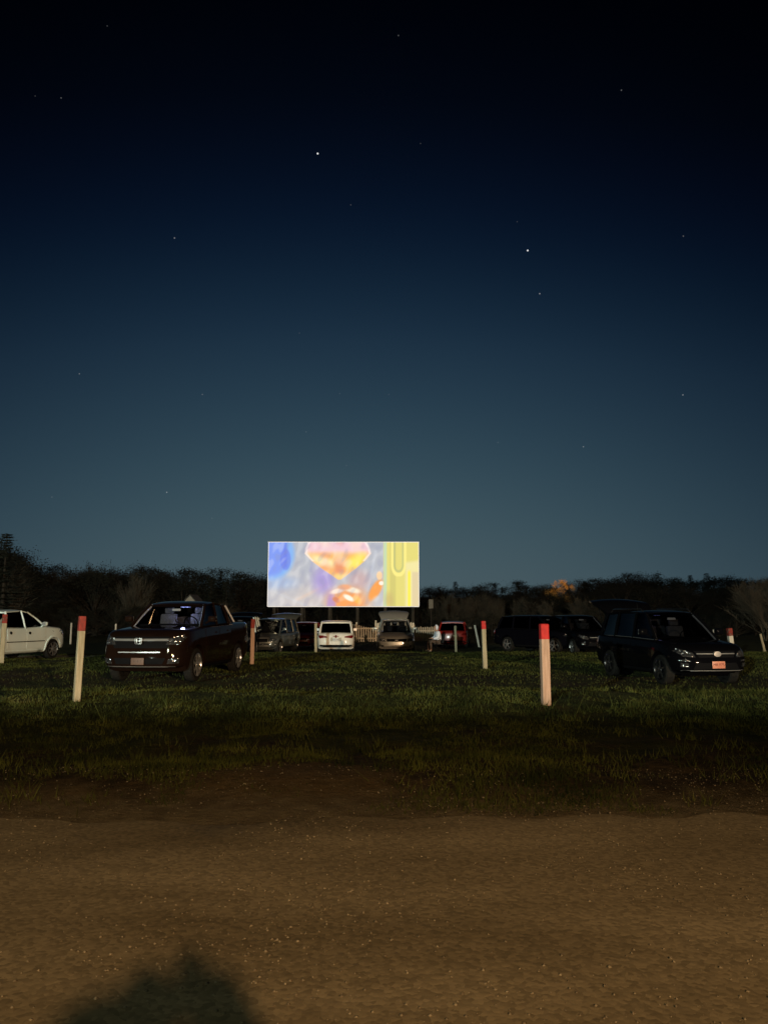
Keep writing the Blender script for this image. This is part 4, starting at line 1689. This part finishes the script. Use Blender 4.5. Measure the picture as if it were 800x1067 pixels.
def conifer(rs, height=9):
    rd = random.Random(rs)
    TV, TF, CV, CF = [], [], [], []
    seg(TV, TF, (0, 0, -.1), (0, 0, height * .97), height * .018, .01, 7)
    z_ = height * .10
    while z_ < height * .985:
        t = z_ / height
        ln = height * .24 * (1 - t) ** .85 * rd.uniform(.75, 1.15) + .12
        nb = 7 if t < .7 else 5
        for k in range(nb):
            a = rd.uniform(0, 6.283)
            d = Vector((math.cos(a), math.sin(a), -.18 + .5 * t))
            seg(CV, CF, (0, 0, z_), Vector((0, 0, z_)) + d * ln, .015, .004, 3)
            nn = int(10 + ln * 16)
            for j in range(nn):
                s_ = rd.uniform(.12, 1.05)
                p_ = Vector((0, 0, z_)) + d * ln * s_ + Vector((rd.gauss(0, .05), rd.gauss(0, .05), rd.gauss(0, .03)))
                q = Vector((-d.y, d.x, 0)) * rd.choice((-1, 1)) + d * .6 + Vector((0, 0, rd.uniform(-.35, .1)))
                q.normalize()
                l_ = rd.uniform(.12, .30) * (1.15 - s_ * .5)
                o_ = Vector((rd.uniform(-1, 1), rd.uniform(-1, 1), rd.uniform(-1, 1))).normalized() * .045
                k0 = len(CV)
                CV.extend([p_ + o_, p_ - o_, p_ + q * l_])
                CF.append((k0, k0 + 1, k0 + 2))
        z_ += height * .026
    return TV, TF, CV, CF


def leafy(rs, height=7, wide=.36, low=.12, nclump=46, per=150):
    """dense broad crown: leaf clumps on branch ends filling an uneven volume"""
    rd = random.Random(rs)
    TV, TF, CV, CF = [], [], [], []
    base = Vector((0, 0, -.1))
    top = Vector((rd.uniform(-.3, .3), rd.uniform(-.3, .3), height * .62))
    seg(TV, TF, base, base.lerp(top, .5), height * .026, height * .018, 7)
    seg(TV, TF, base.lerp(top, .5), top, height * .018, height * .009, 7)
    for c in range(nclump):
        t = rd.random()
        z_ = height * (low + (1 - low) * t ** .8 * .97)
        rmax = height * wide * (math.sin(math.pi * min(1, (.18 + .82 * t) ** .9)) ** .55 + .06)
        a = rd.uniform(0, 6.283)
        rr_ = rmax * rd.uniform(.35, 1.0)
        p_ = Vector((math.cos(a) * rr_, math.sin(a) * rr_, min(z_, height * .98)))
        fr = base.lerp(top, min(.98, max(.15, t * .8)))
        seg(TV, TF, fr, p_, height * .006, .008, 4)
        cs_ = height * rd.uniform(.05, .095)
        for j in range(per):
            g_ = Vector((rd.gauss(0, 1), rd.gauss(0, 1), rd.gauss(0, .8))) * cs_ * .62
            q = Vector((rd.uniform(-1, 1), rd.uniform(-1, 1), rd.uniform(-1, 1))).normalized()
            o_ = q.orthogonal().normalized() * rd.uniform(.03, .06)
            k0 = len(CV)
            pp = p_ + g_
            CV.extend([pp + o_, pp - o_, pp + q * rd.uniform(.09, .17)])
            CF.append((k0, k0 + 1, k0 + 2))
    return TV, TF, CV, CF


M_bark = noisy('bark', (.018, .014, .010), (.036, .029, .02), 6, .95)
M_pbark = noisy('pale bark', (.06, .05, .034), (.11, .09, .062), 6, .95)
M_twig = noisy('brown twigs', (.010, .008, .005), (.021, .016, .010), .6, .95)
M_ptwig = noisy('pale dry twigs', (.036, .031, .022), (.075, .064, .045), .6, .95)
M_ever = noisy('dark evergreen needles', (.004, .006, .003), (.009, .013, .005), .8, .9)
M_leaf = noisy('dark olive foliage', (.004, .005, .002), (.014, .014, .005), .7, .9)
PROTO = {}


def proto(kind, i):
    k = (kind, i)
    if k in PROTO: return PROTO[k]
    H0 = 8.0
    if kind == 'bare': d, mt, mc = bare_tree(100 + i, H0, leaf=1), M_bark, M_twig
    elif kind == 'pale': d, mt, mc = bare_tree(200 + i, H0, .4, 3, twig_w=.02), M_pbark, M_ptwig
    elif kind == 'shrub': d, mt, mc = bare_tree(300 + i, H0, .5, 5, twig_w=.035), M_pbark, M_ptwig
    elif kind == 'conifer': d, mt, mc = conifer(400 + i, H0), M_bark, M_ever
    elif kind == 'leafy': d, mt, mc = leafy(500 + i, H0), M_bark, M_leaf
    elif kind == 'bush': d, mt, mc = leafy(600 + i, H0, .62, .02, 60, 110), M_bark, M_leaf
    elif kind == 'lit': d, mt, mc = leafy(700 + i, H0, .5, .25, 40, 120), M_pbark, noisy('orange lit foliage', (.40, .22, .06), (.55, .33, .10), 2, .8)  # orange light on the lit treetop is put into its leaf colour
    zmax = max(v[2] for v in d[2])
    PROTO[k] = (mesh_of('trunk', d[0], d[1], mt), mesh_of('crown', d[2], d[3], mc), zmax)
    return PROTO[k]


NAMES = {'bare': ('bare_tree', 'tree'), 'pale': ('bare_tree', 'tree'), 'shrub': ('bare_shrub', 'shrub'), 'conifer': ('conifer_tree', 'tree'),
         'leafy': ('leafy_tree', 'tree'), 'bush': ('evergreen_bush', 'bush'), 'lit': ('leafy_tree', 'tree')}


def tree(kind, px, topy, Y, label, wide=1.0, group='trees along the edge of the field', i=None):
    b = on(px, Y)
    hgt = at(px, topy, Y).z - b.z
    i = random.randrange(3) if i is None else i
    tm, cm, zmax = proto(kind, i)
    s = hgt / zmax
    root = empty(NAMES[kind][0], b, random.uniform(0, 6.28))
    root.scale = (s * wide, s * wide, s)
    tag(root, label, NAMES[kind][1], group)
    if pending and pending[-1][3] is None:
        pending[-1][3] = root
    link('trunk', tm, None, root)
    link('crown', cm, None, root)
    return root


TOPS = [(-30, 560), (0, 562), (12, 566), (25, 584), (45, 586), (70, 588), (100, 584), (125, 586), (140, 585), (160, 591), (185, 589), (210, 590), (235, 592),
        (262, 594), (290, 600), (360, 612), (435, 613), (460, 611), (480, 608), (500, 606), (520, 608), (540, 607), (560, 605), (590, 604), (620, 603),
        (640, 600), (660, 597), (690, 597), (720, 601), (745, 599), (765, 598), (785, 601), (830, 598)]


def topline(px):
    return lerp_prof(TOPS, px)


def where(px):
    """plain words for a place along the tree line"""
    marks = [(-60, 'beyond the left edge'), (0, 'above the white pickup'), (68, 'above the leaning red-capped post'),
             (110, 'above the maroon pickup hood'), (160, 'above the maroon pickup windshield'), (205, 'above the maroon pickup bed'), (250, 'just left of the screen'),
             (278, 'behind the screen'), (436, 'just right of the screen'), (462, 'above the bright red hatchback'), (495, 'above the slim red-capped post'),
             (525, 'above the short lone post'), (552, 'above the tall red-capped post'), (590, 'above the small black SUVs'), (625, 'above the raised black liftgate'),
             (670, 'above the large black SUV roof'), (725, 'above the large black SUV hood'), (765, 'near the right edge'), (800, 'beyond the right edge')]
    r_ = marks[0][1]
    for a, t_ in marks:
        if px >= a: r_ = t_
    return r_


pending = []


def lab(base, px):
    pending.append([base, where(px), px, None])
    return base


# back row on the skyline
px = -40
k = 0
while px < 850:
    if 292 < px < 425:
        px = 425
    left = px < 300
    Y = (92 if left else 128) + random.uniform(-8, 10)
    kind = random.choice(('bare', 'bare', 'leafy', 'bare') if left else ('bare', 'leafy', 'leafy', 'bare', 'conifer'))
    if 155 < px < 290:
        kind = random.choice(('conifer', 'leafy', 'leafy', 'bare'))
    wd = {'bare': 1.25, 'conifer': 1.1, 'leafy': 1.5}[kind] * (1 if left else 1.3)
    jit = random.uniform(-3, 5)
    desc = {'bare': 'bare-branched skyline tree', 'conifer': 'pointed skyline conifer', 'leafy': 'round-crowned skyline tree'}[kind]
    tree(kind, px, topline(px) + jit, Y, lab(desc, px), wd)
    px += random.uniform(7, 11) if left else random.uniform(7, 10)
# middle row, lower, fills the wood
px = -40
while px < 850:
    left = px < 300
    Y = (80 if left else 100) + random.uniform(-5, 6)
    if 250 < px < 462:
        Y = 92 + random.uniform(0, 6)
    kind = random.choice(('leafy', 'bare', 'conifer', 'leafy', 'leafy') if left else ('leafy', 'leafy', 'bare'))
    ty = topline(px) + random.uniform(8, 16)
    desc = {'bare': 'shorter bare tree', 'conifer': 'shorter conifer', 'leafy': 'shorter dense tree'}[kind]
    tree(kind, px, ty, Y, lab(desc, px), {'bare': 1.5, 'conifer': 1.5, 'leafy': 1.9}[kind])
    px += random.uniform(11, 17)
# evergreen bushes closing the foot of the wood
px = -40
while px < 850:
    Y = 70 + random.uniform(-3, 3)
    if 248 < px < 462:
        Y = 87
    ty = random.uniform(626, 634) if px < 248 else (random.uniform(634, 640) if px > 462 else 629)
    tree('bush', px, ty, Y, lab('low dark evergreen bush', px), 1.25, 'bushes at the foot of the wood')
    px += random.uniform(14, 20)
# pale bare shrubs catching the light, right of the screen
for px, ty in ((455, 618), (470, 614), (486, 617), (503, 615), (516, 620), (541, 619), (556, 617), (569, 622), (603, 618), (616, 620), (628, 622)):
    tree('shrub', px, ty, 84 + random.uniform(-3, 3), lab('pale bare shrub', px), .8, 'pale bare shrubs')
ORD = ['leftmost', 'second', 'third', 'fourth', 'fifth', 'sixth', 'seventh', 'eighth', 'ninth', 'tenth', 'eleventh', 'twelfth']
bykey = {}
for q_ in pending:
    bykey.setdefault((q_[0], q_[1]), []).append(q_)
for (ba, wh), qs in bykey.items():
    qs.sort(key=lambda q: q[2])
    for k, q_ in enumerate(qs):
        pre = '' if len(qs) == 1 else (ORD[k] + ' ' if k == 0 else ORD[k] + ' from left ')
        if len(qs) == 2: pre = ('left ', 'right ')[k]
        q_[3]['label'] = pre + ba + ' ' + wh
# single trees one can tell apart
tree('conifer', 2, 556, 62, 'tall dark conifer in the left corner, highest tree of the picture', 1.5)
tree('pale', 12, 572, 63, 'pale trunked bare tree beside the tall corner conifer', .8)
tree('pale', 133, 590, 74, 'pale bare tree with forking limbs, left of the maroon pickup windshield', 1.0, i=1)
tree('pale', 266, 594, 88, 'pale thin bare tree touching the left side of the screen', .7, i=2)
tree('pale', 795, 596, 58, 'pale spreading bare tree at the right edge', 1.3, i=0)
tree('pale', 806, 590, 56, 'pale bare tree partly cut off by the right edge', 1.2, i=1)
lt = tree('lit', 585, 602, 118, 'treetop glowing orange on the skyline right of the screen', .75, i=0)
pl_ = at(585, 603, 112)
lamp('treetop_fill', 'SPOT', (pl_.x - 1, 105, pl_.z + .8), 4500, (1, .50, .12), .2, at(585, 603.5, 118), 22, .6)  # added orange spot lighting the treetop, no street lamp stands there

# ------------------------------------------------------------------ sheds behind the pickup, pale board right of the screen
M_shed = noisy('pale shed boards', (.22, .21, .18), (.30, .28, .24), 3, .9)
M_shedr = noisy('shed roofing', (.04, .04, .04), (.07, .07, .065), 6, .9)


def shed(px, peak, base_half_px, Y, label, dark):
    pk = at(px, peak, Y)
    b = on(px, Y)
    hw_ = base_half_px / F * Y
    ht = pk.z - b.z
    root = empty('shed', b)
    tag(root, label, 'shed')
    bm = bmesh.new()
    eav = ht - hw_ * 1.05
    fr = [(-hw_, 0), (hw_, 0), (hw_, eav), (0, ht), (-hw_, eav)]
    a = [bm.verts.new((x_, 0, z_)) for x_, z_ in fr]
    c = [bm.verts.new((x_, 2.4, z_)) for x_, z_ in fr]
    bm.faces.new(a)
    bm.faces.new(c[::-1])
    for k in range(5):
        bm.faces.new((a[k], c[k], c[(k + 1) % 5], a[(k + 1) % 5]))
    bmesh.ops.recalc_face_normals(bm, faces=bm.faces)
    obj('wall', bm, M_shed, root, smooth=False)
    for s in (1, -1):
        L_ = math.hypot(hw_, ht - eav) + .1
        an = math.atan2(ht - eav, hw_)
        bm = box_bm(L_, 2.6, .05, (0, 0, 0), 0, rot=Matrix.Rotation(s * an, 4, 'Y'))
        bmesh.ops.translate(bm, vec=(s * hw_ / 2, 1.2, (ht + eav) / 2 + .05), verts=bm.verts)
        obj('roof', bm, M_shedr, root, smooth=False)
    obj('door', box_bm(.7, .05, min(1.6, eav * .8), (0, -.03, min(1.6, eav * .8) / 2 + .02)), dark, root, smooth=False)
    return root


shed(197.5, 620.5, 5.0, 60, 'small shed whose pale pointed gable shows over the roof of the maroon pickup', M_shedr)
tree('shrub', 224, 622, 58, 'pale low shrub showing over the back of the maroon pickup roof', 1.1, 'pale bare shrubs', i=1)
b = on(449, 74)
rt = empty('sign_board', b)
tag(rt, 'small pale board on a pole just right of the screen', 'sign')
z0 = at(449, 634, 74).z - b.z
z1 = at(449, 624.5, 74).z - b.z
obj('board', box_bm(.42, .05, z1 - z0, (0, 0, (z0 + z1) / 2), .01), noisy('pale board', (.16, .15, .12), (.22, .2, .17), 6), rt)
obj('pole', box_bm(.08, .08, z1, (0, .07, z1 / 2), .01), M_bark, rt)

# ------------------------------------------------------------------ unseen wall added behind the photographer to block the flood lamps
bw_ = box_bm(120, .12, 2.4, (0, 0, 1.20), .01)
bwo = empty('blocker_wall', (0, -12, 0))
tag(bwo, 'long unseen wall added behind the photographer to shade the road from the flood lamps', 'wall')
obj('boards', bw_, M_fenced, bwo, smooth=False)
obj('blocker_cap', box_bm(120, .18, .04, (0, 0, 2.42), .005), M_fenced, bwo, smooth=False)

# ------------------------------------------------------------------ people


def skin_body(name, joints, edges, rads, m, parent=None, sub=2):
    me = bpy.data.meshes.new(name)
    me.from_pydata(joints, edges, [])
    o = bpy.data.objects.new(name, me)
    col.objects.link(o)
    md = o.modifiers.new('s', 'SKIN')
    md.use_smooth_shade = True
    for i, r_ in enumerate(rads):
        me.skin_vertices[0].data[i].radius = (r_, r_) if not isinstance(r_, tuple) else r_
    me.skin_vertices[0].data[0].use_root = True
    sd = o.modifiers.new('d', 'SUBSURF')
    sd.levels = sub
    sd.render_levels = sub
    dg = bpy.context.evaluated_depsgraph_get()
    new = bpy.data.meshes.new_from_object(o.evaluated_get(dg))
    bpy.data.objects.remove(o)
    new.shade_smooth()
    return link(name, new, m, parent)


M_skin = noisy('skin', (.36, .20, .13), (.42, .25, .17), 10, .6)
M_hair = noisy('dark hair', (.02, .014, .01), (.04, .03, .02), 30, .7)
M_hoodie = noisy('pale blue hoodie', (.72, .78, .92), (.80, .86, .95), 8, .9)
M_whitec = noisy('white cloth', (.70, .68, .62), (.80, .78, .72), 8, .9)
M_pants = noisy('brown trousers', (.06, .04, .03), (.10, .07, .05), 12, .9)
M_shoe = mat('pale shoes', (.6, .6, .58), .6)
M_coat = noisy('dark coat', (.02, .02, .025), (.04, .04, .045), 10, .9)
M_canvas = noisy('black camp chair canvas', (.012, .012, .014), (.02, .02, .022), 20, .9)


def person_seated(loc, rz, label):
    """sitting, facing +x, feet on the ground"""
    root = empty('person', loc, rz)
    tag(root, label, 'person')
    J = [(0, 0, .50), (-.03, 0, .72), (.02, 0, .93), (.06, 0, 1.03), (.10, 0, 1.10), (.12, 0, 1.20),          # pelvis spine neck head
         (.02, .19, .95), (.08, .26, .72), (.30, .12, .66), (.40, .06, .70),                                    # left arm, hand
         (.02, -.19, .95), (.08, -.26, .72), (.30, -.12, .66), (.40, -.06, .69),
         (.05, .10, .50), (.46, .13, .53), (.44, .13, .12), (.44, .13, .05), (.60, .14, .04),
         (.05, -.10, .50), (.46, -.13, .53), (.50, -.13, .12), (.50, -.13, .05), (.66, -.14, .04)]
    E = [(0, 1), (1, 2), (2, 3), (3, 4), (4, 5), (2, 6), (6, 7), (7, 8), (8, 9), (2, 10), (10, 11), (11, 12), (12, 13),
         (0, 14), (14, 15), (15, 16), (16, 17), (17, 18), (0, 19), (19, 20), (20, 21), (21, 22), (22, 23)]
    Rd = [.13, .13, .12, .055, .07, .085, .065, .052, .04, .03, .065, .052, .04, .03, .09, .065, .045, .045, .035, .09, .065, .045, .045, .035]
    skin_body('body', J, E, Rd, M_skin, root)
    g_ = 1.18
    skin_body('hoodie', [J[i] for i in (0, 1, 2, 3, 6, 7, 8, 10, 11, 12)], [(0, 1), (1, 2), (2, 3), (2, 4), (4, 5), (5, 6), (2, 7), (7, 8), (8, 9)],
              [.18, .19, .18, .10, .11, .09, .075, .11, .09, .075], M_hoodie, root)
    skin_body('trousers', [J[i] for i in (0, 14, 15, 16, 19, 20, 21)], [(0, 1), (1, 2), (2, 3), (0, 4), (4, 5), (5, 6)],
              [.145, .105, .082, .062, .105, .082, .062], M_pants, root)
    for s in (1, -1):
        x_ = .44 if s > 0 else .50
        skin_body('shoe', [(x_, .13 * s, .07), (x_ + .04, .13 * s, .045), (x_ + .17, .14 * s, .04)], [(0, 1), (1, 2)], [.055, .055, .045], M_shoe, root, 1)
    # head with a face
    bm = bmesh.new()
    bmesh.ops.create_uvsphere(bm, u_segments=16, v_segments=12, radius=.10)
    for v in bm.verts:
        v.co.z *= 1.22
        if v.co.z < 0 and v.co.x > 0: v.co.x *= .92
        v.co.y *= .86
    bmesh.ops.translate(bm, vec=(.12, 0, 1.22), verts=bm.verts)
    box_bm(.03, .022, .035, (.22, 0, 1.205), .008, bm)
    for s in (1, -1):
        box_bm(.03, .012, .05, (.115, s * .09, 1.21), .005, bm)
    hd = obj('head', bm, M_skin, root)
    for s in (1, -1):
        e_ = bmesh.new()
        bmesh.ops.create_uvsphere(e_, u_segments=8, v_segments=6, radius=.012)
        bmesh.ops.translate(e_, vec=(.212, s * .033, 1.232), verts=e_.verts)
        obj('eye', e_, M_black, hd)
    obj('mouth', box_bm(.01, .042, .008, (.208, 0, 1.155)), mat('lips', (.25, .07, .06), .6), hd)
    bm = bmesh.new()
    bmesh.ops.create_uvsphere(bm, u_segments=16, v_segments=12, radius=.125)
    for v in bm.verts:
        v.co.z *= 1.15
        if v.co.x > .02: v.co.x = .02 + (v.co.x - .02) * .35
    bmesh.ops.translate(bm, vec=(.095, 0, 1.245), verts=bm.verts)
    obj('hood', bm, M_hoodie, root)
    # hands: palm and five curled fingers
    for s in (1, -1):
        hx, hy, hz = .40, .06 * s, .70 if s > 0 else .69
        JJ = [(hx - .05, hy + .02 * s, hz - .01), (hx, hy, hz)]
        EE = [(0, 1)]
        RR = [.03, .035]
        for f_ in range(4):
            y_ = hy + (f_ - 1.5) * .019
            ln = (.055, .065, .062, .048)[f_]
            k = len(JJ)
            JJ += [(hx + .03, y_, hz + .005), (hx + .03 + ln * .6, y_, hz - .004), (hx + .03 + ln * .75, y_, hz - .035)]
            EE += [(1, k), (k, k + 1), (k + 1, k + 2)]
            RR += [.010, .009, .008]
        k = len(JJ)
        JJ += [(hx + .0, hy - .045 * s, hz + .01), (hx + .03, hy - .055 * s, hz + .015)]
        EE += [(1, k), (k, k + 1)]
        RR += [.011, .009]
        skin_body('hand', JJ, EE, RR, M_skin, root, 1)
    return root


def camp_chair(loc, rz, label):
    root = empty('camp_chair', loc, rz)
    tag(root, label, 'chair')
    obj('seat', box_bm(.46, .50, .02, (.02, 0, .37), .008), M_canvas, root)
    obj('backrest', box_bm(.02, .50, .48, (-.26, 0, .66), .008, rot=Matrix.Rotation(R(-12), 4, 'Y')), M_canvas, root)
    for sx in (.24, -.22):
        for s in (1, -1):
            obj('leg', tube_bm([(sx, s * .26, .38), (-sx * .9, s * .27, 0)], .010, 6), M_black, root)
    for s in (1, -1):
        obj('armrest', box_bm(.44, .07, .015, (.0, s * .29, .60), .004), M_canvas, root)
        obj('back_pole', tube_bm([(-.20, s * .26, .36), (-.31, s * .26, .92)], .010, 6), M_black, root)
        obj('front_pole', tube_bm([(.20, s * .28, .36), (.20, s * .29, .60)], .010, 6), M_black, root)
    return root


bp_ = on(456, 41.0)
person_seated(bp_ + Vector((0, 0, -.0)), R(196), 'person in a pale blue hooded top sitting beside the bright red hatchback')
camp_chair(bp_, R(196), 'low black camp chair under the seated person in the pale top')


# the photographer, standing behind the camera: only the shadow falls into the picture
def photographer():
    root = empty('person', (.10, -.62, 0))
    tag(root, 'person in a dark coat whose shadow lies on the road at lower left', 'person')
    J = [(0, 0, .98), (0, 0, 1.15), (0, 0, 1.36), (0, .01, 1.48), (0, .03, 1.58), (0, .04, 1.64),
         (-.18, 0, 1.40), (-.03, .24, 1.46), (.02, .38, 1.56), (.05, .42, 1.60),
         (.22, 0, 1.42), (.27, .24, 1.42), (.18, .38, 1.54), (.12, .42, 1.60),
         (-.11, 0, .92), (-.13, .02, .50), (-.14, 0, .10), (-.14, .14, .05),
         (.11, 0, .92), (.13, .02, .50), (.14, 0, .10), (.14, .14, .05)]
    E = [(0, 1), (1, 2), (2, 3), (3, 4), (4, 5), (2, 6), (6, 7), (7, 8), (8, 9), (2, 10), (10, 11), (11, 12), (12, 13),
         (0, 14), (14, 15), (15, 16), (16, 17), (0, 18), (18, 19), (19, 20), (20, 21)]
    Rd = [.17, .17, .18, .08, .09, .10, .12, .11, .10, .08, .12, .11, .10, .08, .11, .08, .06, .045, .11, .08, .06, .045]
    skin_body('body', J, E, Rd, M_coat, root)
    bm = bmesh.new()
    bmesh.ops.create_uvsphere(bm, u_segments=16, v_segments=12, radius=.15)
    bmesh.ops.scale(bm, vec=(1.05, 1, 1.0), verts=bm.verts)
    bmesh.ops.translate(bm, vec=(0, .02, 1.57), verts=bm.verts)
    obj('hood', bm, M_coat, root)


photographer()
ph = empty('phone', (.18, -.10, 1.545))
obj('phone_case', box_bm(.078, .010, .155, (0, 0, 0), .004), M_black, ph)
obj('phone_screen', box_bm(.070, .002, .146, (0, -.0062, 0)), mat('phone screen', (.02, .02, .03), .2, emit=(.10, .13, .18), estr=.4), ph)
tag(ph, 'phone held up by the person in the dark coat', 'phone')
